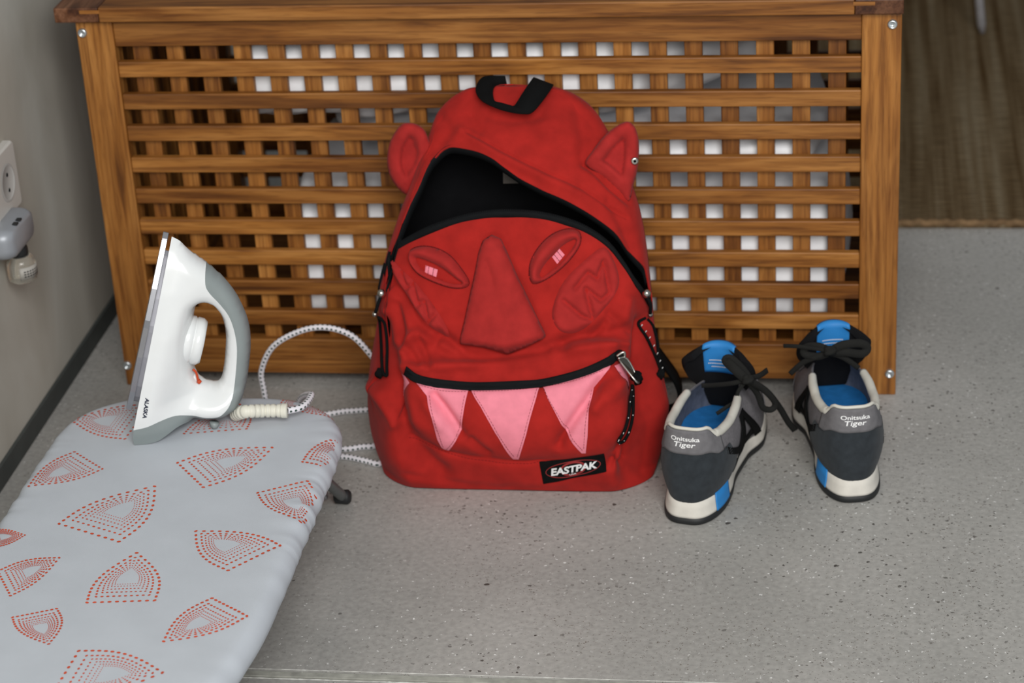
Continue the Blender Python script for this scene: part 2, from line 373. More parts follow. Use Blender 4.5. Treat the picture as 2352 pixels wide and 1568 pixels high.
for x, s in ((-W/2, 1), (W/2, -1)):
    for k in range(9): put('side_slat', h_side, (x+s*.0075, DEP/2, ZT-k*PR-SW/2), (0, 0, R90))
    for i in range(10): put('side_upright', v_front, (x+s*.0177, DEP/2+(i-4.5)*.0424, .2565), (0, -R90, R90))
    put('side_rail', side_t, (x+s*.0115, DEP/2, .4625), (0, 0, R90)); put('side_rail', side_b, (x+s*.0115, DEP/2, .0418), (0, 0, R90))
bt = bar_mesh('bottom_board', W-.06, .0885, .010)
for i in range(5): put('bottom_board', bt, (0, .03+.0885/2+i*.0865, .034))
# lid
LX0, LX1 = -.4985, .4800; LY0, LY1 = -.012, .505
lid = box('lid', ((LX0+LX1)/2, (LY0+LY1)/2+.02, .4925), (LX1-LX0-.104, LY1-LY0-.06, .013), M['wood'], chest)
fr = bar_mesh('lid_rail', LX1-LX0-.108, .05, .0178)
put('front_rail', fr, ((LX0+LX1)/2, LY0+.025, .4905), parent=lid); put('back_rail', fr, ((LX0+LX1)/2, LY1-.025, .4905), parent=lid)
er = bar_mesh('lid_end_rail', LY1-LY0, .0535, .0178)
er.materials.clear(); er.materials.append(M['wood_end'])
e1 = put('end_rail', er, (LX0+.0268, (LY0+LY1)/2, .4905), (0, 0, R90), lid); e2 = put('end_rail', er, (LX1-.0268, (LY0+LY1)/2, .4905), (0, 0, R90), lid)
e1['label'] = e2['label'] = 'dark end-grain block at the lid corner'
# finger joints: thin light tongues reaching into the dark blocks
for sx, xe in ((-1, LX0+.0535), (1, LX1-.0535)):
    for z, l in ((.4945, .020), (.4865, .0)):
        if l: box('finger_joint', (xe+sx*l/2, LY0-.0001, z), (l+.004, .0008, .0042), M['wood'], lid, bw=0)
for x, z, lgi in ((-.4707, .4656, 0), (.4679, .4666, 2), (-.4741, .0283, 0), (.4709, .0292, 2)):
    lg_o = legs[lgi]
    sc = lathe('screw', [(.0002, .0016), (.0028, .0018), (.003, .0036), (.0046, .0034), (.0055, .0022), (.0058, 0.0), (.0058, -.002)], (0, 0, 0), M['steel'], None, (0, -1, 0), 20)
    sc.parent = chest; sc.location = np.array((x, 0, z))-org(chest)

# ------------------------------------------------------------------ white linen inside the chest
def blob(name, fn, nu, nv, mat, label, cat, group):
    v = []; 
    for i in range(nv):
        for j in range(nu): v.append(fn(j/nu*2*math.pi, i/(nv-1)))
    v = np.array(v); o = mesh(name, v, grid_faces(nv, nu, True)+[tuple(range(nu))[::-1], tuple(range((nv-1)*nu, nv*nu))], mat)
    return tag(o, label, cat, group)
def linen_roll(name, x0, x1, yc, zc, ry, rz, seed, label, tilt=0, rag=.012, endl=.05, endr=.05):
    ph = np.random.default_rng(seed).uniform(0, 6.28, 12)
    def fn(a, t):
        x = x0+(x1-x0)*t; k = min(1, math.sqrt(max(0, (x-x0)/endl)) if x-x0 < endl else 1, math.sqrt(max(0, (x1-x)/endr)) if x1-x < endr else 1); k = max(k, .03)
        w = rag*(math.sin(9*a+23*x+ph[0])*.35+math.sin(5*a-37*x+ph[1])*.4+math.sin(3*a+61*x+ph[2])*.35+.25*math.sin(14*a+90*x+ph[3]))
        c, s = math.cos(a), math.sin(a); c = math.copysign(abs(c)**.6, c); s = math.copysign(abs(s)**.6, s)
        return (x, yc+(ry+w)*k*c, zc+tilt*(x-(x0+x1)/2)+(rz+w)*k*s)
    return blob(name, fn, 72, 160, M['linen'], label, 'linen', 'white linen stored in the chest')
linen_roll('linen_bundle', -.325, .33, .186, .392, .160, .062, 3, 'white linen bundle on top of the pile behind the upper lattice rows', tilt=0, endl=.03, endr=.20, rag=.0035)
linen_roll('linen_bundle', -.275, .425, .19, .152, .164, .106, 11, 'large white bedsheet bundle on the chest floor behind the lower lattice rows', tilt=0, endl=.03, endr=.03, rag=.004)
linen_roll('linen_bundle', -.22, .395, .186, .294, .157, .031, 5, 'flat folded white sheet between two linen bundles in the chest', endl=.30, endr=.03, rag=.003)

# ------------------------------------------------------------------ jute rug and chair behind
rug = tag(box('jute_rug', (1.0, 2.0, .004), (2.3, 3.0, .008), M['jute'], bw=.002), 'brown woven jute rug on the concrete behind the chest', 'rug')
rug.data.transform(Matrix.Translation((-1.0, -2.0, 0))); rug.location = (1.0, 2.0, 0)
vv = []; ff = []
xs = np.linspace(-.149, 2.149, 420)
P = np.stack([xs, .5035+.0012*np.sin(xs*211), .007+.0012*np.sin(xs*333)], 1)
M['jute_edge'] = plain('jute_binding', (.20, .125, .065), .95, spec=.1, var=.35, scale=70)
tube('stitched_edge', P, .0055, M['jute_edge'], None, 6).parent = rug
rug.children[0].data.transform(Matrix.Translation((-1.0, -2.0, 0)))
chair = thing('chair', (.634, 1.298, .0092), 'chair with slim pale metal legs standing on the jute rug', 'chair')
M['pale_metal'] = plain('pale_grey_metal', (.45, .44, .46), .4, .5)
M['seat'] = plain('dark_seat', (.03, .03, .03), .8)
for dx, dy, lx, ly in ((0, 0, .035, .05), (.36, 0, -.035, .05), (0, .36, .035, -.05), (.36, .36, -.035, -.05)):
    a = np.array((.634+dx, 1.298+dy, .0095)); b = np.array((.634+dx-.035 if dx == 0 else .634+dx+.035, 1.298+dy, .42))
    b = np.array((a[0]-.05+ (0.1 if dx else 0), a[1], .42))
    tube('leg', np.array([a, a+(b-a)*.04, a+(b-a)*.5, b]), [.0045, .0075, .0080, .0085], M['pale_metal'], chair, 10)
box('seat', (.814, 1.478, .435), (.50, .44, .03), M['seat'], chair, bw=.012)
box('backrest', (.814, 1.69, .70), (.44, .025, .24), M['seat'], chair, bw=.012)
for dx in (-.2, .2): tube('back_post', [(.814+dx, 1.685, .43), (.814+dx, 1.70, .80)], .008, M['pale_metal'], chair)
# ------------------------------------------------------------------ red backpack
BAG = thing('backpack', (.045, -.13, 0), 'open red backpack with a sewn monster face, ears and pink teeth', 'backpack')
yref = pchip([0, .06, .12, .2, .3, .36, .40, .43], [-.192, -.168, -.150, -.128, -.104, -.082, -.062, -.05])
yctr = pchip([0, .02, .05, .09, .125, .15, .175, .21, .26, .31, .34, .37, .395, .412, .43], [-.247, -.256, -.262, -.262, -.254, -.240, -.222, -.207, -.190, -.172, -.152, -.126, -.098, -.075, -.055])
npow = pchip([0, .1, .2, .3, .43], [4.6, 4.2, 3.3, 2.6, 2.1])
def trace_fn(uv, Y, it=60, y0=-.17):
    uv = np.atleast_2d(np.asarray(uv, float)); d = rays(uv); y = np.full(len(uv), y0)
    for _ in range(it):
        P = CAM+((y-CAM[1])/d[:, 1])[:, None]*d; y = y+.35*(Y(P[:, 0], P[:, 2])-y)
    return CAM+((y-CAM[1])/d[:, 1])[:, None]*d
SL = [(885,1074),(866,1030),(851,970),(846,920),(847,880),(852,830),(862,770),(874,700),(879,640),(888,590),(905,530),(925,470),(945,420),(962,370),(985,310),(1003,262),(1030,230),(1065,208),(1110,197),(1170,194)]
SR = [(1505,1086),(1523,1020),(1534,960),(1537,930),(1524,880),(1510,820),(1503,740),(1498,680),(1492,620),(1482,540),(1470,480),(1455,430),(1430,370),(1400,310),(1375,270),(1345,240),(1300,212),(1240,197),(1170,194)]
def side_curve(S):
    P = trace_fn(S, lambda x, z: yref(z)); o = np.argsort(P[:, 2]); P = P[o]; keep = [0]
    for i in range(1, len(P)):
        if P[i, 2] > P[keep[-1], 2]+1e-4: keep.append(i)
    P = P[keep]; P[0, 2] = 0; return P

PL = side_curve(SL); PRr = side_curve(SR); ZTOP = .5*(PL[-1, 2]+PRr[-1, 2]); xt_ = .5*(PL[-1, 0]+PRr[-1, 0]); PL[-1, 2] = PRr[-1, 2] = ZTOP; PL[-1, 0] = PRr[-1, 0] = xt_
xl_ = pchip(PL[:, 2], PL[:, 0]); xr_ = pchip(PRr[:, 2], PRr[:, 0])
def hwxm(z):
    a, b = xl_(z), xr_(z); return np.maximum((b-a)/2, 1e-4), (a+b)/2
def qtop(z): return np.sqrt(np.clip(1-np.clip((z-(ZTOP-.022))/.022, 0, 1)**2, 0, 1))
def Fbag(x, z):
    h, m = hwxm(z); s = np.clip(np.abs((x-m)/h), 0, 1); n = npow(z); yr = yref(z); g0 = (1-s**n)**(1/n); t = np.clip((1-s)/.30, 0, 1); g1 = 1-(1-t)**1.7; wz = np.clip((.23-z)/.10, 0, 1); wz = .85*wz*wz*(3-2*wz)*np.clip(z/.02+.5, 0, 1); return yr+(yctr(z)-yr)*qtop(z)*(g0*(1-wz)+g1*wz)
def trace(uv): return trace_fn(uv, Fbag)
# cloth relief, in millimetres along the normal: (line, amplitude, width px)
REL = [
 # fold above the pocket and its shadows
 ([(925,805),(955,768),(1000,785),(1050,805)], 7, 13), ([(935,800),(960,835)], -4, 9), ([(960,770),(985,840)], -4, 9), ([(1000,790),(1060,812),(1160,822),(1290,798)], -7, 20),
 ([(1010,765),(1055,800)], -6, 12), ([(1290,785),(1350,770),(1420,760)], -6, 17), ([(1270,800),(1350,785),(1440,790)], 3, 9),
 ([(925,845),(1000,842),(1150,829),(1300,806),(1405,797)], 5, 13),
 # lips of the pocket zip
 ([(935,858),(960,874),(1080,888),(1250,882),(1350,858),(1408,828)], -3, 8),
 ([(1000,905),(1030,940),(1062,985)], -6, 11), ([(985,925),(1015,965)], 3, 12), ([(1085,1000),(1120,1036)], -4, 10),
 ([(1385,868),(1345,925),(1300,985),(1288,1010)], -5.5, 11), ([(1410,880),(1370,930)], 4, 14),
 ([(905,880),(920,960),(955,1030),(1010,1085)], -7, 22), ([(935,900),(945,960)], 3, 16),
 ([(1450,990),(1420,1030),(1400,1070)], -4, 10), ([(1400,1060),(1440,1075)], -3, 8), ([(1455,1000),(1450,1060)], -4, 9), ([(1465,850),(1468,930),(1462,1010),(1440,1090)], -7, 22),
 # side bellows
 ([(850,880),(880,925),(905,975)], 5, 12), ([(905,700),(920,760),(925,800)], -4, 12), ([(885,720),(900,780)], 4, 14),
 ([(1480,740),(1470,800),(1475,850)], -4, 13), ([(1440,690),(1430,740)], 3.5, 14), ([(1400,720),(1450,760)], -3, 10),
 ([(890,640),(930,690),(960,740),(1000,780)], -5, 13), ([(1390,740),(1360,770)], -4, 10),
 # gussets sunk behind the front panel
 ([(884,740),(892,810),(906,880),(918,950)], -6.5, 24), ([(1488,740),(1492,830),(1500,920),(1494,1010),(1474,1070)], -6.5, 24),
 # seams
 ([(1060,790),(1100,590),(1112,552),(1130,540),(1150,550),(1168,590),(1252,772)], -1.2, 5),
 ([(940,1010),(1010,1030),(1080,1050),(1200,1062),(1240,1058)], -1.5, 6),
 ([(930,1090),(1100,1120),(1300,1128)], -1, 8),
]
HREL = [([(1075,305),(1140,340),(1230,385),(1330,430),(1440,500)], -1.6, 5), ([(1060,300),(1140,352),(1230,398),(1330,445)], 2.0, 12),
 ([(1150,380),(1200,405),(1250,435)], -1.5, 14), ([(1000,260),(1030,300),(990,350)], -2.2, 16), ([(1345,375),(1395,420),(1445,465)], -3, 8),
 ([(1330,250),(1340,320),(1340,370)], -3, 18), ([(1080,265),(1100,300)], -2, 14), ([(1400,460),(1440,540),(1480,620)], -2.5, 12), ([(1120,265),(1180,275),(1240,265)], -2, 14), ([(1200,300),(1300,330)], 1.5, 30)]
_SP = {}
def relief(uv, R):
    d = np.zeros(len(uv))
    for line, a, w in R:
        q = _SP.setdefault(id(line), smooth_path(line, 4) if len(line) > 2 else np.array(line, float)) if id(line) not in _SP else _SP[id(line)]
        d += a*.0017*np.exp(-(dist_poly(uv, q, False)/w)**2)
    x, y = uv[:, 0], uv[:, 1]
    d += .0006*(np.sin(x*.043+y*.031)+np.sin(x*.027-y*.052+1.3)+.6*np.sin(x*.09+y*.02+2))
    # pocket stands proud
    pk = np.array([(925,850),(1080,872),(1250,866),(1410,815),(1445,860),(1462,950),(1440,1020),(1390,1050),(1200,1060),(1010,1035),(945,990),(915,920)], float)
    ins = pip(uv, pk); dd = dist_poly(uv, pk)
    d += np.where(ins, .014*(1-np.exp(-(dd/26)**1.2)), 0)
    return d
def normals_of(P, G=Fbag, e=1e-3):
    x, z = P[:, 0], P[:, 2]; gx = (G(x+e, z)-G(x-e, z))/(2*e); gz = (G(x, z+e)-G(x, z-e))/(2*e)
    gx = np.clip(gx, -3, 3); gz = np.clip(gz, -3, 3); n = np.stack([gx, -np.ones_like(gx), gz], 1); return n/np.linalg.norm(n, axis=1)[:, None]
def on_bag(uv, off=0., R=REL):
    uv = np.atleast_2d(np.asarray(uv, float)); P = trace(uv); return P+normals_of(P)*(relief(uv, R)+off)[:, None]
def to_s(P):
    h, m = hwxm(P[:, 2]); return np.clip((P[:, 0]-m)/h, -1, 1)
ZIPPX = [(890,668),(884,625),(889,600),(905,577),(945,548),(1000,522),(1060,502),(1120,491),(1180,489),(1240,494),(1300,508),(1350,528),(1395,560),(1430,603),(1455,645),(1476,672)]
RIMPX = [(884,640),(888,605),(905,555),(928,500),(950,450),(975,395),(1000,352),(1022,338),(1050,338),(1090,347),(1130,364),(1160,385),(1200,412),(1260,442),(1320,471),(1380,508),(1430,550),(1465,592),(1484,618),(1490,650)]
def edge_fn(px):
    P = trace(smooth_path(px, 6)); s = to_s(P); z = P[:, 2]; o = np.argsort(s); s, z = s[o], z[o]; k = [0]
    for i in range(1, len(s)):
        if s[i] > s[k[-1]]+.004: k.append(i)
    return s[k], z[k]
sz, zz = edge_fn(ZIPPX); sr, zr = edge_fn(RIMPX)
ze = .185
zip_ = pchip(np.concatenate([[-1.0001], sz, [1.0001]]) if sz[0] > -1 else sz, np.concatenate([[ze], zz, [ze]]) if sz[0] > -1 else zz)
rim_ = pchip(np.concatenate([[-1.0001], sr, [1.0001]]) if sr[0] > -1 else sr, np.concatenate([[ze+.01], zr, [ze+.01]]) if sr[0] > -1 else zr)
NC = 190; NRW = 140
sc_ = np.sin(np.linspace(-math.pi/2, math.pi/2, NC))
def sheet(z0, z1, rows, R, fade):
    t = np.linspace(0, 1, rows)[:, None]; S = np.broadcast_to(sc_, (rows, NC)); Z = z0+(z1-z0)*t
    h, m = hwxm(Z); X = m+S*h; Y = Fbag(X.ravel(), Z.ravel()); P = np.stack([X.ravel(), Y, Z.ravel()], 1)
    d = relief(project(P), R)*fade(S.ravel(), Z.ravel(), np.broadcast_to(t, S.shape).ravel()); return P+normals_of(P)*d[:, None]
zf = zip_(sc_)[None, :]; rf = np.maximum(rim_(sc_)[None, :], zf+.0015)
edgefade = lambda S: np.clip((1-np.abs(S))*14, 0, 1)
Pf = sheet(np.zeros((1, NC))+.0008, zf, NRW, REL, lambda S, Z, t: edgefade(S)*np.clip(Z/.012, 0, 1))
front = mesh('front_panel', Pf, grid_faces(NRW, NC), [M['red'], M['black']], BAG); solid(front, .0016, -1, 1)
ztop = np.zeros((1, NC))+ZTOP-.0002
Ph = sheet(rf, np.maximum(ztop, rf+.001), 90, HREL, lambda S, Z, t: edgefade(S))
hood = mesh('hood', Ph, grid_faces(90, NC), [M['red'], M['black']], BAG); solid(hood, .0022, -1, 1)
# back panel with the sides running to it
def back_sheet(rows=60, nc=90):
    s = np.sin(np.linspace(-math.pi/2, math.pi/2, nc)); Z = np.linspace(.0008, ZTOP-.0002, rows)[:, None]; h, m = hwxm(Z); X = m+h*s[None, :]
    yr = yref(Z); yb = np.where(Z > .39, -.022-(Z-.39)*.6, -.022); kk = (1-np.abs(s[None, :])**5)**(1/5.); Y = yr+(yb-yr)*kk*qtop(Z); X = X+(-.14*kk*np.clip(np.abs(s[None, :])*1.4-.4, 0, 1)*np.sign(s[None, :])*h); Zb = np.broadcast_to(Z, X.shape)
    return np.stack([X.ravel(), Y.ravel(), Zb.ravel()], 1), grid_faces(rows, nc)
Pb, fb = back_sheet(); Pb_in = Pb
back = mesh('back_panel', Pb, [q[::-1] for q in fb], [M['red'], M['black']], BAG); solid(back, .0016, -1, 1)
bx = np.linspace(0, 2*math.pi, 80, endpoint=False)
bl = np.concatenate([Pf[:NC], Pb[:90][::-1]]); mesh('base', np.concatenate([bl, [[.05, -.13, .0008]]]), [(i, (i+1) % len(bl), len(bl)) for i in range(len(bl))], M['red'], BAG)

# main zip along the front panel
def band(name, px, w0, w1, off, mat, parent, R=REL, t=.001, surf=None, n=6):
    """strip along a line of the picture lying on the bag, from w0 to w1 px across"""
    q = smooth_path(px, n); T = np.gradient(q, axis=0); T /= np.linalg.norm(T, axis=1)[:, None]; N_ = np.stack([-T[:, 1], T[:, 0]], 1); f = surf or (lambda u, o: on_bag(u, o, R))
    rows = [f(q+N_*w, off) for w in np.linspace(w0, w1, 4)]
    return solid(mesh(name, np.concatenate(rows), grid_faces(4, len(q)), mat, parent), t, 0)
zi = np.arange(8, NC-8, 1); Pz = Pf[(NRW-1)*NC:][zi]; nz = normals_of(Pz)
up = np.array((0, 0, 1.)); inward = -nz
rows = [Pz-up*.0062+nz*.0012, Pz-up*.0030+nz*.0018, Pz+up*.0002+nz*.0018, Pz+up*.0030+nz*.0002, Pz+up*.0044-nz*.0025]
main_zip = solid(mesh('main_zip', np.concatenate(rows), grid_faces(5, len(zi)), M['zip'], BAG), .0012, 0)
vt = []; ft = []
Ptn = smooth_path(Pz[::2], 5); L = np.concatenate([[0], np.cumsum(np.linalg.norm(np.diff(Ptn, axis=0), axis=1))]); 
tt = np.arange(0, L[-1], .0021); Q = np.stack([np.interp(tt, L, Ptn[:, k]) for k in range(3)], 1); nq = normals_of(Q)
for p, n in zip(Q, nq):
    a, b = boxv((0, 0, 0), (.0012, .0016, .0026)); o = len(vt); vt += [x+p+up*.0030+n*.0010 for x in a]; ft += [tuple(i+o for i in q) for q in b]
tag(mesh('zip_teeth', vt, ft, M['zip'], main_zip, False), None, None, None, 'stuff')
# zip half on the hood rim, tucked inside
Pr = Ph[:NC]; ri = np.arange(4, NC-4, 1); Pr = Pr[ri]; nr_ = normals_of(Pr)
rows = [Pr+up*.004-nr_*.003, Pr-up*.0005-nr_*.0032, Pr-up*.0055-nr_*.0050]
solid(mesh('hood_zip', np.concatenate(rows), grid_faces(3, len(ri)), M['zip'], BAG), .001, 0)
# cloth patches
def patch(name, poly, h, edge, mat, parent, step=6, holes=(), R=REL, carve=(), surf=None, smooth=True, lift=.0004, power=.5, fn=None, spl=True):
    poly = smooth_path(poly, 5, True) if spl else np.array(poly, float)
    hl = [smooth_path(q, 5, True) for q in holes]
    V, F_ = fill([poly]+hl, step); d = dist_poly(V, poly)
    for q in hl: d = np.minimum(d, dist_poly(V, q))
    off = lift+h*np.clip(d/edge, 0, 1)**power
    if fn is not None: off = off+fn(V, d)
    for line, a, w in carve: off -= a*np.exp(-(dist_poly(V, np.array(line, float), False)/w)**2)*np.clip(d/5, 0, 1)
    P = (surf or (lambda u, o: on_bag(u, o, R)))(V, off)
    o = mesh(name, P, F_, mat, parent); 
    return o
def stitch(name, line, parent, surf=None, off=.0012, R=REL, r=.00032, dash=5, gap=3, mat=None):
    q = smooth_path(line, 6); Lc = np.concatenate([[0], np.cumsum(np.linalg.norm(np.diff(q, axis=0), axis=1))]); ts_ = np.arange(0, Lc[-1]-dash*.5, dash+gap); vt = []; ft = []
    at_ = lambda t: np.stack([np.interp(t, Lc, q[:, 0]), np.interp(t, Lc, q[:, 1])], 1)
    AB = (surf or (lambda u, o: on_bag(u, o, R)))(np.concatenate([at_(ts_), at_(ts_+dash)]), off); n_s = len(ts_)
    for i in range(n_s):
        P = np.array([AB[i], AB[n_s+i]])
        v, f = tube_geo(P, r, 4); o = len(vt); vt += list(v); ft += [tuple(k+o for k in x) for x in f]
    return mesh(name, vt, ft, mat or M['thread'], parent)
# nose: a padded wedge with a free lower edge
NOSE = [(1060,787),(1075,720),(1092,640),(1103,582),(1113,555),(1130,543),(1147,551),(1162,582),(1190,645),(1225,718),(1252,772),(1206,794),(1165,808),(1112,794)]
ridge = np.array([(1130,560),(1140,640),(1155,720),(1165,808)], float)
def nose_fn(V, d):
    t = np.clip((V[:, 1]-545)/260, 0, 1); cx = np.interp(V[:, 1], ridge[:, 1], ridge[:, 0]); hw = 18+80*t
    w = np.clip(1-np.abs(V[:, 0]-cx)/hw, 0, 1); return np.clip(d/10, 0, 1)*(.003+.013*t*w) + .004*t
nose = patch('nose', NOSE, .0025, 10, M['red_patch'], BAG, 6, fn=nose_fn, spl=False, carve=[([(1122,600),(1150,690),(1158,740)], .0025, 9)])
solid(nose, .0025, -1)
stitch('nose_stitching', [(1068,782),(1082,720),(1099,640),(1110,583),(1120,558),(1130,551),(1142,559),(1156,585),(1184,648),(1218,720),(1243,768)], BAG, lambda u, o: on_bag(u, .0035+nose_fn(u, np.full(len(u), 5.))))
# eyes: padded lids around a slit with a pink pupil
for outer, slit, pup, in (
  ([(942,590),(948,573),(972,566),(1003,571),(1035,589),(1060,618),(1076,647),(1066,659),(1040,660),(1005,650),(968,633),(948,612)], [(958,592),(985,600),(1020,618),(1052,642),(1062,650),(1040,651),(1005,640),(975,622),(960,606)], [(979,609),(1006,619),(1003,636),(977,626)]),
  ([(1217,632),(1220,600),(1240,565),(1268,539),(1300,527),(1325,530),(1333,545),(1328,568),(1305,600),(1275,627),(1245,645),(1225,649)], [(1240,630),(1248,612),(1270,585),(1295,562),(1318,550),(1322,556),(1308,580),(1285,607),(1258,628),(1245,637)], [(1268,590),(1285,571),(1297,585),(1280,606)])):
    lid_ = patch('eyelid', outer, .0115, 13, M['red_patch'], BAG, 4.5, holes=[slit])
    ol = np.array(outer, float); ol = ol.mean(0)+(ol-ol.mean(0))*1.03; stitch('eye_stitching', np.concatenate([ol, ol[:1]]), lid_, off=.0006, r=.00055, dash=7, gap=1)
    ball = patch('eye', slit, .0008, 6, M['red'], BAG, 5)
    pu = patch('pupil', pup, .0009, 1.5, M['pink'], BAG, 4, lift=.0012, spl=False)
    a = np.array(pup, float)
    for k in (.3, .7):
        p0 = a[0]+(a[1]-a[0])*k; p1 = a[3]+(a[2]-a[3])*k; stitch('pupil_line', [p0, (p0+p1)/2, p1], pu, off=.0024, dash=6, gap=1)
# cheeks with a zigzag crease
patch('cheek', [(903,598),(925,620),(960,655),(995,700),(1022,742),(1030,768),(1020,772),(990,752),(955,715),(925,672),(907,632)], .0055, 9, M['red_patch'], BAG, 5,
      carve=[([(922,625),(935,662),(948,650),(962,700),(975,690),(985,740),(1000,722)], .0065, 5)])
patch('cheek', [(1268,725),(1278,680),(1300,640),(1340,600),(1385,568),(1410,600),(1422,640),(1415,672),(1385,712),(1350,748),(1315,765),(1285,758)], .0055, 10, M['red_patch'], BAG, 5,
      carve=[([(1295,690),(1335,725),(1362,735),(1345,662),(1380,690),(1400,672),(1385,600),(1372,640),(1350,625),(1322,660)], .0065, 5.5)])
# pocket teeth
def tooth(poly, st):
    o = patch('tooth', poly, .0004, 3, M['pink'], BAG, 6, lift=.0011, spl=False); o['label'] = 'pink cloth tooth'
    for s_ in st: stitch('tooth_seam', s_, o, off=.0020, dash=5, gap=2, mat=M['thread'], r=.00022)
    return o
tooth([(912,852),(928,862),(943,880),(925,897),(915,926)], [])
tooth([(950,872),(985,882),(1020,888),(1079,891),(1072,925),(1062,982),(1045,1010),(1030,1034),(1020,1028),(1008,1000),(998,950),(985,905),(968,888)], [[(965,884),(1020,896),(1078,898)], [(1071,905),(1056,980),(1028,1025)], [(990,905),(1004,955),(1022,1020)]])
tooth([(1081,891),(1160,888),(1243,882),(1232,920),(1215,975),(1192,1052),(1180,1052),(1150,995),(1110,930)], [[(1083,898),(1160,896),(1241,890)], [(1092,900),(1120,938),(1184,1042)], [(1236,892),(1190,1042)]])
tooth([(1246,882),(1320,868),(1370,850),(1400,838),(1388,862),(1365,890),(1355,935),(1352,990),(1347,1032),(1338,1032),(1300,980),(1270,925)], [[(1248,889),(1320,876),(1385,852)], [(1252,892),(1302,972),(1340,1022)], [(1360,895),(1348,960),(1343,1022)]])
tooth([(1404,842),(1436,828),(1450,850),(1460,890),(1464,925),(1448,895),(1430,885),(1412,868)], [])
# pocket zip
band('pocket_zip', [(932,852),(955,868),(1000,879),(1080,886),(1160,885),(1250,879),(1330,860),(1380,840),(1414,818)], -9, 9, .0022, M['zip'], BAG, t=.002)
stitch('pocket_seam', [(935,1015),(1010,1034),(1080,1054),(1200,1066),(1236,1062)], BAG, off=.0006, r=.00025)
# label
LAB = np.array([(1238,1062),(1388,1036),(1393,1083),(1248,1110)], float)
lab = patch('brand_label', LAB.tolist(), .0012, 2, M['webbing'], BAG, 5, lift=.0008, spl=False)
def bil(Q, U):
    a, b, c, d = Q; u = U[:, :1]; v = U[:, 1:2]; return a*(1-u)*(1-v)+b*u*(1-v)+c*u*v+d*(1-u)*v
def text_mesh(body, bold=0.0, shear=0.0, spacing=1.0):
    cu = bpy.data.curves.new('t', 'FONT'); cu.body = body; cu.offset = bold; cu.shear = shear; cu.space_character = spacing; cu.resolution_u = 3
    ob = bpy.data.objects.new('t', cu); COL.objects.link(ob); dg = bpy.context.evaluated_depsgraph_get(); me = bpy.data.meshes.new_from_object(ob.evaluated_get(dg))
    V = np.array([tuple(v.co) for v in me.vertices])[:, :2]; F_ = [tuple(p.vertices) for p in me.polygons]
    bpy.data.objects.remove(ob); bpy.data.curves.remove(cu); bpy.data.meshes.remove(me)
    a = V.min(0); b = V.max(0); return (V-a)/(b-a), F_, (b-a)[0]/(b-a)[1]
def lab_pts(U, off): return on_bag(bil(LAB, U), off)
def lab_text(name, body, box_, mat, bold, shear=0., sp=1., off=.0024):
    V, F_, _ = text_mesh(body, bold, shear, sp); x0, y0, x1, y1 = box_; U = np.stack([x0+(x1-x0)*V[:, 0], y1+(y0-y1)*V[:, 1]], 1)
    return mesh(name, lab_pts(U, off), F_, mat, lab, False)
lab_text('lettering', 'EASTPAK', (.15, .33, .88, .66), M['white_txt'], .035, .18, .95, .0028)
lab_text('lettering', 'USA', (.43, .70, .54, .78), M['white_txt'], .01, 0, 1, .0028)
def ring2d(cx, cy, rx, ry, w, n=48):
    a = np.linspace(0, 2*math.pi, n, endpoint=False); o = np.stack([cx+rx*np.cos(a), cy+ry*np.sin(a)], 1); i = np.stack([cx+(rx-w)*np.cos(a), cy+(ry-w*3)*np.sin(a)], 1)
    return np.concatenate([o, i]), [(k, (k+1) % n, n+(k+1) % n, n+k) for k in range(n)]
V, F_ = ring2d(.5, .5, .43, .37, .012); mesh('oval_mark', lab_pts(V, .0023), F_, M['red_txt'], lab, False)
V, F_ = ring2d(.5, .5, .20, .34, .03); mesh('oval_mark', lab_pts(V, .0022), F_, M['red_txt'], lab, False)
# ears: padded, with a thick rolled rim
def ear(name, poly, y, tilt, base):
    q = smooth_path(poly, 6, True); c = q.mean(0); base = np.array(base, float)
    V, F_ = fill([q], 4.5); d = dist_poly(V, q)
    openedge = dist_poly(V, np.array(base), False)
    r = 17.; prof = np.where(d < 2*r, np.sqrt(np.clip(1-((d-r)/r)**2, 0, 1)), 0); core = .0028*np.clip((d-r)/r, 0, 1)
    k = np.clip((openedge-4)/26, 0.0, 1); h = (.0105*prof*k+.0035*(1-k)*np.clip(d/8, 0, 1)+core*.6)
    yy = y+tilt*np.clip(openedge/90, 0, 1)
    A = at_y(V, yy-h); B = at_y(V, yy+np.minimum(h, .005)*.8); n = len(V)
    o = mesh(name, np.concatenate([A, B]), np.concatenate([F_, F_[:, ::-1]+n]), M['red_patch'], BAG)
    import bmesh
    b = bmesh.new(); b.from_mesh(o.data); bmesh.ops.remove_doubles(b, verts=b.verts, dist=.0004); bmesh.ops.recalc_face_normals(b, faces=b.faces); b.to_mesh(o.data); b.free()
    o.data.polygons.foreach_set('use_smooth', [True]*len(o.data.polygons)); return o
ear('ear', [(984,318),(972,295),(950,283),(925,284),(906,305),(893,335),(889,372),(896,405),(914,432),(938,448),(960,425),(985,385),(992,350)], -.098, .010, [(992,340),(985,385),(960,425),(938,448)])
er_ = ear('ear', [(1345,377),(1362,345),(1385,315),(1410,293),(1438,279),(1455,287),(1465,310),(1468,345),(1464,390),(1455,425),(1444,462),(1420,440),(1385,408)], -.128, .022, [(1345,377),(1385,408),(1420,440),(1444,462)])
ey = at_y([(1458,370)], -.1215)[0]
lathe('eyelet', [(.0014, .0008), (.0030, .0012), (.0044, .0), (.0042, -.002)], ey, M['metal'], er_, (.25, -1, .1), 18)
lathe('eyelet_hole', [(.0001, .0010), (.0016, .0010)], ey, M['black'], er_, (.25, -1, .1), 14)
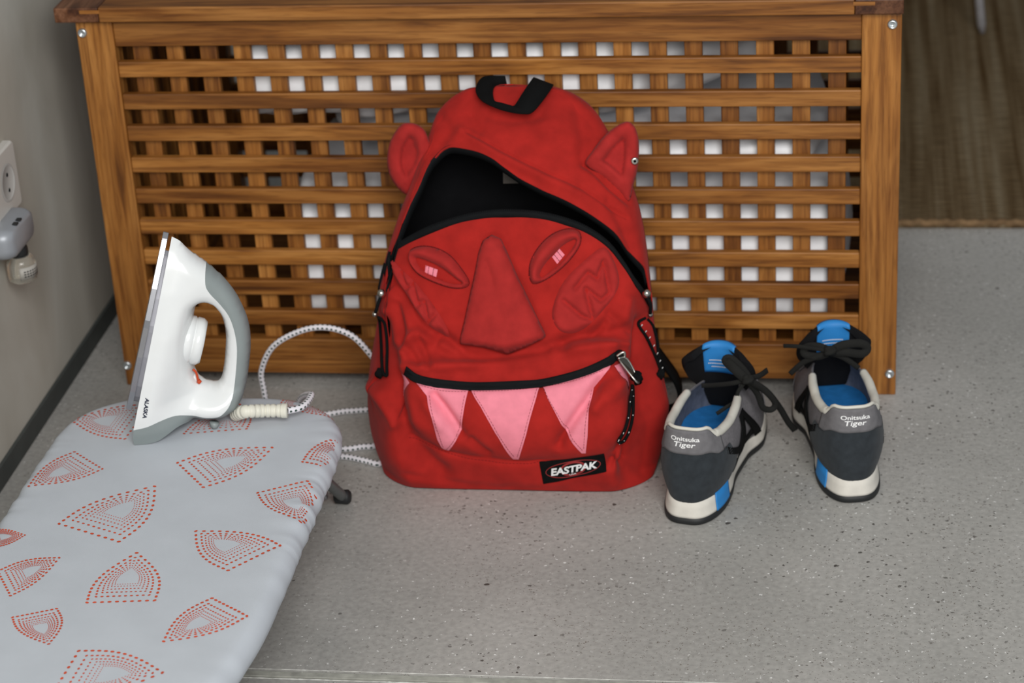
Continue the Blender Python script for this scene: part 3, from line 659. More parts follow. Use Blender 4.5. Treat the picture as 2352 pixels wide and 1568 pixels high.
# webbing handle at the top
OUT = [(1160,174,-.045),(1130,174,-.05),(1108,178,-.058),(1096,193,-.068),(1093,212,-.080),(1108,232,-.096),(1138,248,-.108),(1170,258,-.114),(1200,262,-.116),(1222,258,-.114),(1246,232,-.098),(1270,198,-.070),(1268,200,-.05)]
INN = [(1164,194,-.045),(1145,196,-.052),(1136,200,-.062),(1133,208,-.074),(1133,220,-.086),(1137,233,-.100),(1152,236,-.106),(1168,240,-.110),(1178,243,-.112),(1184,240,-.108),(1203,210,-.090),(1224,180,-.064),(1226,184,-.048)]
hp = lambda L: smooth_path(np.array([at_y([p[:2]], p[2])[0] for p in L]), 6)
ribbon('top_handle', hp(OUT), hp(INN), M['webbing'], BAG, .0022)
# tag inside
tg = at_y([(1155,378),(1215,372),(1216,420),(1156,421)], -.050); solid(mesh('inner_tag', tg, [(0, 1, 2, 3)], M['taupe'], BAG, False), .001, 0)
# zip pulls with cords
def pull(sl, ring, loop, knot, ys, y):
    P = lambda l: on_bag(np.array(l, float), .009)
    a = P([sl])[0]; s_ = lathe('slider', [(.0001, .005), (.0030, .0045), (.0048, .002), (.0050, -.002), (.003, -.005)], a, M['metal'], BAG, (0, -.8, .6), 14)
    r0 = P([ring])[0]; k = np.linspace(0, 2*math.pi, 16)
    lk = P([(sl[0], sl[1]+6), ((sl[0]+ring[0])/2, (sl[1]+ring[1])/2), ring]); tube('pull_tab', smooth_path(lk, 5), .0020, M['zip'], s_, 8)
    lathe('pull_ring', [(.0001, .003), (.0026, .0022), (.0034, 0), (.0026, -.0022)], r0, M['metal'], s_, (0, -1, .3), 12)
    tube('pull_cord', smooth_path(P(loop), 6), .0018, M['webbing'], s_, 8)
    kn = P([knot])[0]; v = []
    for i in range(9):
        for j in range(12):
            th = math.pi*i/8; ph = 2*math.pi*j/12; rr = .0048*(1+.25*math.sin(3*ph+2*th)); v.append(kn+rr*np.array((math.sin(th)*math.cos(ph), math.sin(th)*math.sin(ph), 1.2*math.cos(th))))
    mesh('knot', v, grid_faces(9, 12, True), M['webbing'], s_)
pull((891,674), (880,720), [(880,728),(874,742),(877,790),(882,850),(886,862),(888,840),(889,790),(893,748),(886,734),(881,728)], (878,858), 0, -.148)
pull((1470,673), (1491,722), [(1489,730),(1481,745),(1490,775),(1503,815),(1514,850),(1518,855),(1515,830),(1505,785),(1500,750),(1492,732)], (1514,860), 0, -.150)
# flecks on the cords come as small light stitches
def flecks(line, y, parent, n=12):
    q = resample(line, 16, False); vt = []; ft = []
    for i, p in enumerate(q):
        c = on_bag([p], .0112)[0]; v, f = tube_geo(np.array([c+(-.0007, 0, -.0012), c+(.0007, 0, .0012)]), .0005, 4); o = len(vt); vt += list(v); ft += [tuple(k+o for k in x) for x in f]
    return mesh('cord_flecks', vt, ft, M['white_txt'], parent)
sl_r = [c for c in BAG.children if c.name.startswith('slider')][1]
flecks([(1484,748),(1492,775),(1504,812),(1515,850)], -.1521, sl_r)
pz_y = on_bag([(1420,815)], .004)[0][1]
sl = lathe('pocket_slider', [(.0001, .006), (.0035, .005), (.0062, .002), (.0065, -.001), (.005, -.004)], on_bag([(1419,817)], .004)[0], M['webbing'], BAG, (0, -1, .5), 14)
tube('slider_bridge', smooth_path(on_bag([(1411,820),(1420,812),(1426,828)], np.array([.006, .011, .007])), 5), .0016, M['metal'], sl, 8)
pc = on_bag([(1411,826),(1427,826),(1439,868),(1425,878)], np.array([.010, .010, .014, .014]))
frame_ = np.concatenate([pc, pc[:1]]); tube('pull_tab', smooth_path(frame_, 4), .0012, M['metal'], sl, 8)
solid(mesh('pull_plate', [pc[0], pc[1], pc[1]+(pc[2]-pc[1])*.75, pc[0]+(pc[3]-pc[0])*.75], [(0, 1, 2, 3)], plain('dark_metal', (.10, .10, .085), .4, .8), sl, False), .0012, 0)
kp = on_bag([(1441,868)], .014)[0]; v = []
for i in range(9):
    for j in range(12):
        th = math.pi*i/8; ph = 2*math.pi*j/12; rr = .0065*(1+.3*math.sin(3*ph+3*th)); v.append(kp+rr*np.array((math.sin(th)*math.cos(ph), math.sin(th)*math.sin(ph), 1.1*math.cos(th))))
mesh('knot', v, grid_faces(9, 12, True), M['webbing'], sl)
lp = [(1432,884),(1425,910),(1421,950),(1416,985),(1413,1000),(1419,1007),(1427,998),(1431,960),(1437,910),(1442,884)]
Pl = on_bag(smooth_path(lp, 6), .0065); tube('pull_cord', Pl, .0019, M['webbing'], sl, 8)
vt = []; ft = []
for p in Pl[3::5]:
    v, f = tube_geo(np.array([p+(-.0006, -.0016, -.0012), p+(.0006, -.0016, .0012)]), .0005, 4); o = len(vt); vt += list(v); ft += [tuple(k+o for k in x) for x in f]
mesh('cord_flecks', vt, ft, M['white_txt'], sl)
# shoulder straps behind, the right one peeking out above the floor
for pts in ([(.150, -.045, .16), (.178, -.050, .11), (.2075, -.062, .072), (.2215, -.068, .052), (.2250, -.070, .032), (.216, -.068, .012), (.18, -.065, .006)], [(-.09, -.020, .2), (-.10, -.020, .10), (-.08, -.022, .012)]):
    c = smooth_path(np.array(pts), 8); ribbon('shoulder_strap', c+np.array((0, -.013, 0)), c+np.array((0, .013, 0)), M['webbing'], BAG, .004)
# ------------------------------------------------------------------ table-top ironing board
ZB = .13
board = thing('ironing_board', (-.28, -.62, 0), 'low table-top ironing board with white cover and orange dotted motifs', 'ironing board')
half = [(.0, -.262), (.070, -.264), (.108, -.275), (.140, -.300), (.157, -.335), (.162, -.38), (.163, -.55), (.162, -.70), (.155, -.78), (.140, -.85), (.112, -.92), (.070, -.972), (.030, -.990)]
outl = [(-.28+x, y) for x, y in half]+[(-.28-x, y) for x, y in half[::-1][:-1]]
outl = smooth_path(np.array(outl), 12, True)
L_ = np.concatenate([[0], np.cumsum(np.linalg.norm(np.diff(np.concatenate([outl, outl[:1]]), axis=0), axis=1))])
NO = 420; tt = np.linspace(0, L_[-1], NO, endpoint=False); oc = np.concatenate([outl, outl[:1]]); OUTB = np.stack([np.interp(tt, L_, oc[:, k]) for k in range(2)], 1)
Tg = np.roll(OUTB, -1, 0)-np.roll(OUTB, 1, 0); Tg /= np.linalg.norm(Tg, axis=1)[:, None]; ON = np.stack([-Tg[:, 1], Tg[:, 0]], 1)
if ((OUTB+ON*.01-np.array((-.28, -.6)))**2).sum() < ((OUTB-np.array((-.28, -.6)))**2).sum(): ON = -ON
crn = np.array((-.28, -.62))
v = []; 
wr = np.zeros(NO)
for i in range(NO):
    x, y = OUTB[i]; a = max(0, 1-((y+.46)/.17)**2)*(1 if x > -.28 else .55); wr[i] = a*(math.sin(y*310+math.sin(y*97)*2)*.6+math.sin(y*173+1)*.6)+.25*math.sin(i*.45+math.sin(i*.17)*2)
RR_ = .013
for k in (.0, .25, .5, .7, .82): 
    q = crn+(OUTB-ON*.05-crn)*k; v += [(p[0], p[1], ZB) for p in q]
for ins, dz, amp in ((.05, 0, 0), (.036, 0, .12), (.026, -.0003, .4), (.018, -.0008, .8), (.013, -.0014, 1.), (.009, -.0030, 1.), (.005, -.0062, 1.), (.002, -.011, 1.), (.0, -.017, 1.), (.001, -.024, 1.), (.004, -.029, .8), (.012, -.031, .4), (.03, -.0305, 0)):
    q = OUTB-ON*(ins-.0006*0)[..., None] if False else OUTB-ON*ins
    for i, p in enumerate(q): w = wr[i]*amp*.0011; v.append((p[0]+ON[i, 0]*w, p[1]+ON[i, 1]*w, ZB+dz+w*.6*(1 if dz > -.02 else 0)))
NRB = 18; fcs = grid_faces(NRB, NO, True)
cover = mesh('cover', v, fcs, M['cover'], board); recalc(cover)
core = mesh('board_core', [(p[0], p[1], ZB-.004) for p in (OUTB-ON*.012)]+[(p[0], p[1], ZB-.029) for p in (OUTB-ON*.012)], grid_faces(2, NO, True)+[tuple(range(NO))[::-1], tuple(range(NO, 2*NO))], M['tube'], board, False)
# printed motifs: nested rows of dots in the outline of an iron's sole
def cover_z(p):
    d = dist_poly(p, OUTB); ins = pip(p, OUTB); z = np.interp(d, [0, .002, .005, .009, .013, .018, .026], [-.017, -.011, -.0062, -.003, -.0014, -.0008, 0])
    return ZB+z+.0004+.0009*np.clip(1-d/.034, 0, 1), ins & (d > .0035)
def motif(B1, B2, AP):
    b1, b2, ap = at_z([B1, B2, AP], ZB)[:, :2]; mid = (b1+b2)/2; ax = ap-mid
    def side(a, n, out):
        t = np.linspace(0, 1, n, endpoint=False); p = a+(ap-a)*t[:, None]; return p+out*(np.sin(math.pi*t)*.14*np.linalg.norm(ax))[:, None]
    o1 = (b1-mid)/np.linalg.norm(b1-mid); o2 = -o1
    ring = np.concatenate([b1+(b2-b1)*np.linspace(0, 1, 9, endpoint=False)[:, None], side(b2, 13, o2), ap[None], side(b1, 14, o1)[::-1][:-1]])
    cen = mid+ax*.535; C_ = []; T_all = []; R_ = []
    for k, s in enumerate((1.0, .79, .64, .52, .42, .34)):
        pts = cen+(ring-cen)*s; C_.append(pts); T_all.append(np.roll(pts, -1, 0)-np.roll(pts, 1, 0)); R_.append(np.full(len(pts), .00165*s**1.05*(np.linalg.norm(ax)/.075)**.4))
    C_ = np.concatenate(C_); T_ = np.concatenate(T_all); R_ = np.concatenate(R_); T_ /= np.linalg.norm(T_, axis=1)[:, None]+1e-9; Nn = np.stack([-T_[:, 1], T_[:, 0]], 1)
    _, ok = cover_z(C_); C_, T_, Nn, R_ = C_[ok], T_[ok], Nn[ok], R_[ok]
    a8 = np.linspace(0, 2*math.pi, 8, endpoint=False)
    Q = (C_[:, None]+T_[:, None]*(R_[:, None]*1.2*np.cos(a8))[..., None]+Nn[:, None]*(R_[:, None]*.85*np.sin(a8))[..., None]).reshape(-1, 2)
    z, _ = cover_z(Q); return recalc(mesh('printed_motif', np.concatenate([Q, z[:, None]], 1), [tuple(range(8*i, 8*i+8)) for i in range(len(C_))], M['print'], cover, False))
for a, b, c in [((136,1203),(273,1244),(355,1117)), ((408,1063),(467,1119),(625,1028)), ((171,1038),(235,1077),(66,1115)), ((287,1008),(345,930),(164,963)), ((200,1384),(355,1379),(314,1270)),
                ((643,1252),(524,1310),(450,1220)), ((592,1132),(706,1104),(702,1194)), ((695,1061),(790,1072),(808,988)), ((781,952),(700,880),(640,935)), ((423,996),(566,985),(545,925)),
                ((-40,1212),(-25,1258),(57,1229)), ((-5,1312),(24,1368),(136,1281)), ((29,1418),(130,1398),(112,1479)), ((487,1374),(567,1414),(376,1473)), ((181,1495),(110,1610),(373,1545))]:
    motif(a, b, c)
# folding legs: bent tube with a foot bar
for yf, yt in ((-.283, -.365), (-.80, -.72)):
    for sx in (-1, 1):
        xf = -.28+sx*.139
        lt = tube('leg', smooth_path(np.array([(xf, yf, .008), (xf-sx*.010, yf+(yt-yf)*.5, .055), (xf-sx*.020, yt, ZB-.029)]), 5), .0062, M['tube'], board, 12)
        lathe('foot_cap', [(.005, -.010), (.0078, -.008), (.0085, .006), (.006, .009)], (xf-sx*.001, yf, .0088), M['rubber'], board, (1, 0, 0), 16)
    tube('foot_bar', [(-.28-.12, yf, .0095), (-.28, yf, .0095), (-.28+.12, yf, .0095)], .0045, plain('bright_rod', (.5, .5, .52), .3, .9), board, 10)

# ------------------------------------------------------------------ clothes iron standing on its heel
_a = math.radians(11.0); IW = np.array((math.cos(_a), math.sin(_a), 0.)); ID = np.array((math.sin(_a), -math.cos(_a), 0.)); IO = np.array((-.349, -.346, 0.))
iron = thing('clothes_iron', (-.30, -.33, ZB), 'white and grey clothes iron standing on its heel on the ironing board', 'iron')
def ipx(x, y, d):  # point of the picture at distance d in front of the iron's middle plane -> (w, z)
    P = at_plane([(280+x/3.0156, 520+y/3.0156)], IO+ID*d, ID)[0]; return np.array(((P-IO)@IW, P[2]))
def i3(W2, d): W2 = np.atleast_2d(W2); return IO+np.outer(W2[:, 0], IW)+np.outer(np.broadcast_to(d, (len(W2),)), ID)+np.stack([np.zeros(len(W2)), np.zeros(len(W2)), W2[:, 1]], 1)
OUTI = [(345,75,.002),(400,110,.004),(450,165,.005),(500,210,.006),(580,268,.006),(650,320,.005),(720,385,.005),(780,460,.005),(830,550,.005),(870,650,.005),(888,750,.005),(890,850,.005),(880,960,.005),(865,1080,.005),(845,1160,.006),(815,1240,.008),(760,1300,.014),(710,1345,.020),(640,1375,.026),(560,1388,.030),(480,1385,.034),(420,1388,.038),(370,1410,.042),(310,1450,.044),(250,1490,.045),(180,1518,.045),(85,1526,.046)]
SOLEI = [(78,1470,.046),(82,1400,.046)]
O2 = np.array([ipx(*p) for p in OUTI]); S2 = np.array([ipx(*p) for p in SOLEI])
O2[:, 1] = np.maximum(O2[:, 1], ZB+.0008)
S2 = np.concatenate([S2, S2[1]+(O2[0]-S2[1])*np.linspace(.15, .9, 6)[:, None]])
OI = np.concatenate([smooth_path(O2, 4), S2])
HOLE = [(500,600),(515,560),(560,545),(610,560),(660,605),(695,670),(715,760),(715,860),(705,980),(690,1060),(665,1100),(630,1110),(590,1100),(550,1080),(510,1030),(495,980),(482,900),(482,760),(490,670)]
HI = smooth_path(np.array([ipx(x, y, .012) for x, y in HOLE]), 4, True)
SEAM = [(582,266,.010),(578,330,.012),(585,400,.012),(620,460,.012),(680,530,.012),(740,610,.012),(775,700,.012),(795,800,.012),(797,900,.012),(785,1050,.012),(770,1150,.014),(745,1220,.018),(700,1285,.024),(650,1325,.030),(580,1337,.034),(480,1335,.038),(370,1325,.042),(270,1345,.045),(170,1380,.046),(82,1400,.046)]
SI = smooth_path(np.array([ipx(*p) for p in SEAM]), 4)
sole_line = np.concatenate([S2, O2[:1]])
z_lo, z_hi = O2[-1, 1], O2[0, 1]
def sole_w(z): 
    t = np.clip((z-z_lo)/(z_hi-z_lo), 0, 1); return np.interp(t, [0, .06, .15, .35, .55, .75, .88, .96, 1.0], [.045, .049, .051, .049, .043, .031, .020, .010, .002])
def sole_w_at(z): return np.interp(z, [S2[-1, 1]*0+ZB, ZB+.3], [0, 0])
edge_round = [OI[:-len(S2)+0]] 
def half_thick(V):
    ws = np.interp(V[:, 1], sole_line[np.argsort(sole_line[:, 1]), 1], sole_line[np.argsort(sole_line[:, 1]), 0])
    dep = np.clip(V[:, 0]-ws, 0, None); base = sole_w(V[:, 1]); hand = .0165
    k = np.clip((dep-.010)/.055, 0, 1); k = k*k*(3-2*k); k = np.where(V[:, 1] < ZB+.045, k*np.clip((V[:, 1]-ZB-.005)/.04, .35, 1), k)
    T = base*(1-k)+np.minimum(hand, np.maximum(base, .004))*k
    dO = dist_poly(V, smooth_path(O2, 4)[:4*20], False); dH = dist_poly(V, HI); r = np.maximum(.014*1.0, T*.75); 
    e = np.minimum(np.clip(dO/r, 0, 1), 1); rH = np.minimum(T, .016); e2 = np.clip(dH/rH, 0, 1)
    sm = lambda e: np.sqrt(np.clip(1-(1-e)**2, 0, 1))
    return np.maximum(T*sm(e)*sm(e2), 0)
def inflate(name, loops, mat, parent, step=.0032):
    V, F_ = fill(loops, step); h = half_thick(V); A = i3(V, h); B = i3(V, -h); n = len(V); 
    # close the rim where the section is open (seam and sole edges)
    from collections import Counter
    E = Counter(); 
    for t in F_:
        for i in range(3): a, b = t[i], t[(i+1) % 3]; E[(min(a, b), max(a, b))] += 1
    dirs = {}
    for t in F_:
        for i in range(3): dirs[(t[i], t[(i+1) % 3])] = 1
    q = []
    for (a, b), c in E.items():
        if c == 1:
            if (a, b) not in dirs: a, b = b, a
            q.append((b, a, a+n, b+n))
    o = mesh(name, np.concatenate([A, B]), [tuple(t) for t in F_]+[tuple(t) for t in (F_[:, ::-1]+n)]+q, mat, parent)
    import bmesh
    b = bmesh.new(); b.from_mesh(o.data); bmesh.ops.remove_doubles(b, verts=b.verts, dist=.0003); bmesh.ops.dissolve_degenerate(b, dist=1e-5, edges=b.edges); bmesh.ops.recalc_face_normals(b, faces=b.faces); b.to_mesh(o.data); b.free()
    o.data.polygons.foreach_set('use_smooth', [True]*len(o.data.polygons)); m = o.modifiers.new('split', 'EDGE_SPLIT'); m.split_angle = math.radians(55); return o
outer_s = smooth_path(O2, 4)
i0 = int(np.argmin(np.linalg.norm(outer_s-SI[0], axis=1)))
SI[0] = outer_s[i0]
grey_loop = np.concatenate([SI, S2[:1], outer_s[i0+1:][::-1]]); SI[-1] = S2[1]
white_loop = np.concatenate([outer_s[:i0], SI, S2[2:]])
body = inflate('body', [white_loop, HI], M['iron_white'], iron); inflate('grip_and_heel', [grey_loop], M['iron_grey'], iron)
# heater block and sole plate (sole shape is an iron's outline)
def plate(name, lo_px, hi_px, w_off0, w_off1, wk, mat, grow=1.0):
    a = ipx(*lo_px); b = ipx(*hi_px); ax = (b-a); Ln = np.linalg.norm(ax); ax /= Ln; nn = np.array((ax[1], -ax[0]))
    if nn[0] < 0: nn = -nn
    ts = np.concatenate([[0], np.linspace(.02, .9, 22), np.linspace(.92, 1, 10)]); v = []
    wd = np.interp(ts, [0, .04, .15, .35, .55, .75, .9, .97, 1.0], [.040, .048, .052, .050, .044, .031, .015, .006, .0005])*wk
    for off in (w_off0, w_off1):
        for sgn in (1, -1):
            for t, w in (zip(ts, wd) if sgn == 1 else zip(ts[::-1], wd[::-1])): v.append(i3(a+ax*Ln*t+nn*off, sgn*w)[0])
    n = 2*len(ts); o = mesh(name, v, grid_faces(2, n, True)+[tuple(range(n))[::-1], tuple(range(n, 2*n))], mat, iron, False); recalc(o); bevel(o, .0008); return o
plate('soleplate', (24,1285,.046), (287,35,.0), 0, .0060, 1.0, M['chrome'])
plate('heater_block', (76,1225,.042), (300,185,.008), -.001, .0070, .90, M['alu'])
# thermostat dial, indicator lamp
dc = ipx(512, 790, .0); dax = ipx(560,640,0)-ipx(495,940,0); dax /= np.linalg.norm(dax); dn = np.array((dax[1], -dax[0])); dn = dn if dn[0] > 0 else -dn
dn3 = i3([dn], 0)[0]-i3([[0, 0]], 0)[0]
dpos = i3([dc-dn*.010], 0)[0]
dial = lathe('thermostat_dial', [(.0255, -.004), (.0265, 0), (.0265, .006), (.0250, .0068), (.0250, .0076), (.0262, .0082), (.0258, .0145), (.0230, .0185), (.001, .0195)], dpos, M['iron_white'], iron, tuple(dn3), 40)
lp2 = ipx(515, 1035, .0); 
lamp = lathe('indicator_lamp', [(.0075, -.004), (.0072, .003), (.004, .0062), (.0003, .007)], i3([lp2-np.array((.003, 0))], .004)[0], M['iron_white'], iron, tuple(dn3*.8+np.array((0, 0, .3))), 18)
for a in ([(492,990),(512,1010),(522,1040),(528,1065)], [(528,1068),(542,1082)]):
    tube('red_mark', smooth_path(i3(np.array([ipx(x, y, .013) for x, y in a]), .0125), 4), .0014 if len(a) > 2 else .0026, M['orange'], iron, 8)
# brand lettering up the side near the heel
V, F_, _ = text_mesh('ALASKA', .04, .25)
q = np.array([ipx(150,1310,.047), ipx(168,1178,.047), ipx(192,1182,.047), ipx(178,1312,.047)])  # baseline runs downwards
p00, p10, p11, p01 = ipx(164,1176,.047), ipx(144,1314,.047), ipx(174,1314,.047), ipx(194,1176,.047)
U = p00*(1-V[:, :1])*(1-V[:, 1:])+p10*V[:, :1]*(1-V[:, 1:])+p11*V[:, :1]*V[:, 1:]+p01*(1-V[:, :1])*V[:, 1:]
mesh('lettering', i3(U, half_thick(U)+.0005), F_, M['navy'], body, False)
# small prop under the heel, strain relief
f0 = ipx(640, 1372, .026); f1 = ipx(628, 1438, .026)
tube('heel_peg', i3(np.array([f0, f0+(f1-f0)*.5, np.array((f1[0], max(f1[1], ZB+.002)))]), .02), [.0055, .004, .0022], M['iron_grey'], iron, 10)
r0 = i3([ipx(790,1290,.0)], .004)[0]
rel = smooth_path(np.array([r0, at_z([(565,945)], ZB+.020)[0], at_z([(610,943)], ZB+.016)[0], at_z([(660,943)], ZB+.016)[0]]), 14)
L_ = np.concatenate([[0], np.cumsum(np.linalg.norm(np.diff(rel, axis=0), axis=1))])
tt = np.linspace(0, L_[-1], 90); RP = np.stack([np.interp(tt, L_, rel[:, k]) for k in range(3)], 1)
rad = np.array([.0066+.0022*np.clip(t/.02, 0, 1)*0+(.0009 if (t*160 % 1.0) < .72 else -.0003) for t in tt]); rad[-8:] = .0082
tube('strain_relief', RP, rad, M['ivory'], iron, 16)
# ------------------------------------------------------------------ braided cord
def braid():
    m, N, L, b = new_mat('white_braid_black_flecks'); b.inputs['Roughness'].default_value = .85
    uv = N.new('ShaderNodeUVMap'); mp = N.new('ShaderNodeMapping'); mp.inputs['Scale'].default_value = (1, 1, 1); L.new(uv.outputs[0], mp.inputs[0])
    sp = N.new('ShaderNodeSeparateXYZ'); L.new(mp.outputs[0], sp.inputs[0])
    def wave(expr):
        n = N.new('ShaderNodeMath'); n.operation = 'MULTIPLY_ADD'; L.new(sp.outputs['X'], n.inputs[0]); n.inputs[1].default_value = expr[0]
        k = N.new('ShaderNodeMath'); k.operation = 'MULTIPLY'; L.new(sp.outputs['Y'], k.inputs[0]); k.inputs[1].default_value = expr[1]; L.new(k.outputs[0], n.inputs[2])
        s = N.new('ShaderNodeMath'); s.operation = 'SINE'; L.new(n.outputs[0], s.inputs[0]); return s
    a = wave((2*math.pi*2, 2*math.pi)); c = wave((-2*math.pi*2, 2*math.pi))
    mu = N.new('ShaderNodeMath'); mu.operation = 'MULTIPLY'; L.new(a.outputs[0], mu.inputs[0]); L.new(c.outputs[0], mu.inputs[1])
    r = ramp(N, [(.42, (.78, .76, .80, 1)), (.5, (.03, .06, .05, 1))]); L.new(mu.outputs[0], r.inputs[0]); L.new(r.outputs[0], b.inputs['Base Color'])
    return m
M['braid'] = braid()
def cord_tube(name, P, r, parent, k=12, pitch=.011):
    v, f = tube_geo(P, r, k, False); o = mesh(name, v, f, M['braid'], parent); me = o.data
    s = np.concatenate([[0], np.cumsum(np.linalg.norm(np.diff(P, axis=0), axis=1))])/pitch; ul = me.uv_layers.new(name='UVMap')
    for pi_, poly in enumerate(me.polygons):
        i, j = divmod(pi_, k); c = [(i, j), (i, j+1), (i+1, j+1), (i+1, j)]
        for li_, (a, b) in zip(poly.loop_indices, c): ul.data[li_].uv = (b/k, s[a])
    return o
G = lambda u, v, z=.0038: at_z([(u, v)], z)[0]
path = [RP[-1]+(RP[-1]-RP[-3])*.2, at_z([(690,936)], ZB+.015)[0], at_z([(708,920)], ZB+.014)[0], at_z([(714,905)], ZB+.009)[0], np.array((-.190, -.248, ZB-.018)), np.array((-.205, -.235, .06)), np.array((-.235, -.17, .010)),
        np.array((-.240, -.10, .0038)), G(775,947), G(815,943), G(850,940), np.array((-.120, -.052, .0038)), np.array((-.108, -.075, .0038)), np.array((-.112, -.115, .0038)), G(866,1021), G(830,1026), G(790,1031), np.array((-.215, -.165, .0038)),
        np.array((-.240, -.178, .0038)), np.array((-.215, -.184, .0038)), G(785,1048), G(840,1058), G(872,1064), np.array((-.112, -.172, .0045)), np.array((-.116, -.140, .011)), np.array((-.108, -.09, .012)), np.array((-.112, -.07, .035)),
        at_y([(880,850)], -.085)[0], at_y([(858,822)], -.09)[0], at_y([(810,772)], -.09)[0], at_y([(750,752)], -.09)[0], at_y([(690,760)], -.09)[0], at_y([(628,795)], -.09)[0], at_y([(601,850)], -.09)[0], at_y([(606,895)], -.09)[0], np.array((-.272, -.095, .012)), np.array((-.262, -.12, .0038)),
        np.array((-.29, -.19, .0038)), np.array((-.34, -.24, .0038)), np.array((-.36, -.33, .0038))]
tag(cord_tube('iron_cord', smooth_path(np.array(path), 12), .0036, None), 'white braided iron cord with black flecks looping beside the backpack', 'cord')

# ------------------------------------------------------------------ sneakers
def build_shoe(name, loc, rotz, medial, label):
    S = bpy.data.objects.new(name, None); COL.objects.link(S); S.location = loc; S.rotation_euler = (0, 0, rotz); tag(S, label, 'shoe', 'pair of grey sneakers')
    LEN = .256
    cy = LEN/2
    hmed = pchip([0, .03, .07, .11, .15, .19, .22, .256], [.035, .0365, .033, .0275, .0295, .042, .043, .036]); hlat = pchip([0, .03, .07, .11, .15, .19, .22, .256], [.035, .0365, .036, .036, .040, .045, .044, .036])
    def base(phi, grow=0., heel=0.):
        y = cy-cy*np.cos(phi); sx = np.sin(phi); sx = np.sign(sx)*np.abs(sx)**.62; hk = np.clip(1-y/.09, 0, 1)
        hw_ = np.where(sx*medial > 0, hmed(y), hlat(y)); return sx*(hw_+grow+heel*hk), y+(-grow*np.cos(phi))-heel*.8*hk*np.cos(phi).clip(0, 1)
    NP = 144; ph = np.linspace(0, 2*math.pi, NP, endpoint=False)
    def ringv(grow, heel, z, p=ph): x, y = base(p, grow, heel); return np.stack([x, y, np.broadcast_to(z, x.shape)], 1)
    def loft(nm, rings, mat, cap=True, smooth=True, par=S):
        v = np.concatenate(rings); n = len(rings[0]); f = grid_faces(len(rings), n, True)
        if cap: f += [tuple(range(n))[::-1], tuple(range((len(rings)-1)*n, len(rings)*n))]
        return mesh(nm, v, f, mat, par, smooth, local=True)
    toe = lambda y: np.clip((y-.17)/.08, 0, 1)**1.6*.012      # toe spring
    x0, y0 = base(ph); ts = toe(y0)
    o = loft('outsole', [ringv(.001, .0045, ts), ringv(.0025, .0060, .002+ts), ringv(.0022, .0058, .0082+ts), ringv(.0, .003, .0098+ts)], M['rubber'])
    mz = np.interp(y0, [0, .04, .1, .25], [.030, .030, .026, .019]) - .003*np.clip(1-np.abs(ph-math.pi)/math.pi, 0, 1)*0
    dip = -.003*np.exp(-((np.minimum(ph, 2*math.pi-ph))/.5)**2)
    mid = loft('midsole', [ringv(.0018, .0052, .0078+ts), ringv(.0016, .0048, .0110+ts), ringv(.0008, .003, .019+ts*1), ringv(.0005, .0012, mz+dip+ts), ringv(-.002, -.001, mz+dip+ts+.0016)], M['midsole'])
    # blue wedge on the inner side of the heel
    pw = np.linspace(.60, .98, 14) if medial > 0 else 2*math.pi-np.linspace(.60, .98, 14)[::-1]
    def mring(grow, heel, z): return ringv(grow, heel, z, pw)
    mzw = np.interp(base(pw)[1], [0, .04, .1, .25], [.030, .030, .026, .019]); W_ = [ringv(.0025, .0057, .0090, pw), ringv(.0023, .0053, .011, pw), ringv(.0016, .0036, .019, pw), ringv(.0013, .0020, mzw-.0006, pw)]
    # slanted rear edge
    solid(mesh('blue_wedge', np.concatenate(W_), grid_faces(4, len(pw)), M['blue_lab'], mid, local=True), .0008, 0)
    # upper: from the midsole edge to the collar
    def rim(p):
        c = np.cos(p); y = .097-.091*c; sx = np.sin(p); x = np.sign(sx)*np.abs(sx)**.58*np.interp(y, [0, .02, .06, .10, .13, .15, .17, .188], [.034, .0345, .0345, .0320, .0285, .026, .022, .013])
        a = np.minimum(p % (2*math.pi), 2*math.pi-(p % (2*math.pi)))
        z = np.interp(a, [0, .42, .50, .66, .85, 1.3, 1.85, 2.4, math.pi], [.1125, .1120, .1100, .0995, .0965, .0940, .0985, .094, .082]); return np.stack([x, y, z], 1)
    def surf(p, t, off=0.):
        p = np.asarray(p, float); t = np.asarray(t, float); x, y = base(p, -.001, .0005); zb = np.interp(y, [0, .04, .1, .25], [.028, .028, .024, .018])+toe(y)
        R = rim(p); a = np.minimum(p % (2*math.pi), 2*math.pi-(p % (2*math.pi))); fr = np.clip((a-1.7)/1.2, 0, 1)
        u = t; P = np.stack([x, y, zb], 1)*(1-u)[:, None]+R*u[:, None]
        cx, cyy = np.zeros_like(x), np.clip(y, .05, .19); ox, oy = x-cx, y-cyy; ln = np.sqrt(ox*ox+oy*oy)+1e-9; ox /= ln; oy /= ln
        bl = np.sin(math.pi*np.clip(t, 0, 1)**.8)
        P[:, 0] += ox*bl*(.0072*(1-fr)+.004*fr)+ox*off; P[:, 1] += oy*bl*(.0050*(1-fr)+.012*fr)+oy*off; P[:, 2] += bl*fr*.020+off*.4*fr
        return P
    nt = 26; rows = [surf(ph, np.full(NP, t)) for t in np.linspace(0, 1, nt)]
    up = loft('upper', rows, M['mesh_grey'], False); solid(up, .002, -1)
    def over(nm, p0, p1, t0, t1, off, mat, npn=48, ntn=14, th=.001):
        """overlay on the upper between angles and heights (functions of angle)"""
        p = np.linspace(p0, p1, npn); v = []
        for k in np.linspace(0, 1, ntn): v.append(surf(p, t0(p)+(t1(p)-t0(p))*k, off))
        o = mesh(nm, np.concatenate(v), grid_faces(ntn, npn), mat, S, local=True); return solid(o, th, 0)
    ab = lambda p: np.abs(p)
    tb = lambda p: np.interp(ab(p), [0, .55, .95, 1.15], [.70, .70, .74, .70])   # seam between counter and tab
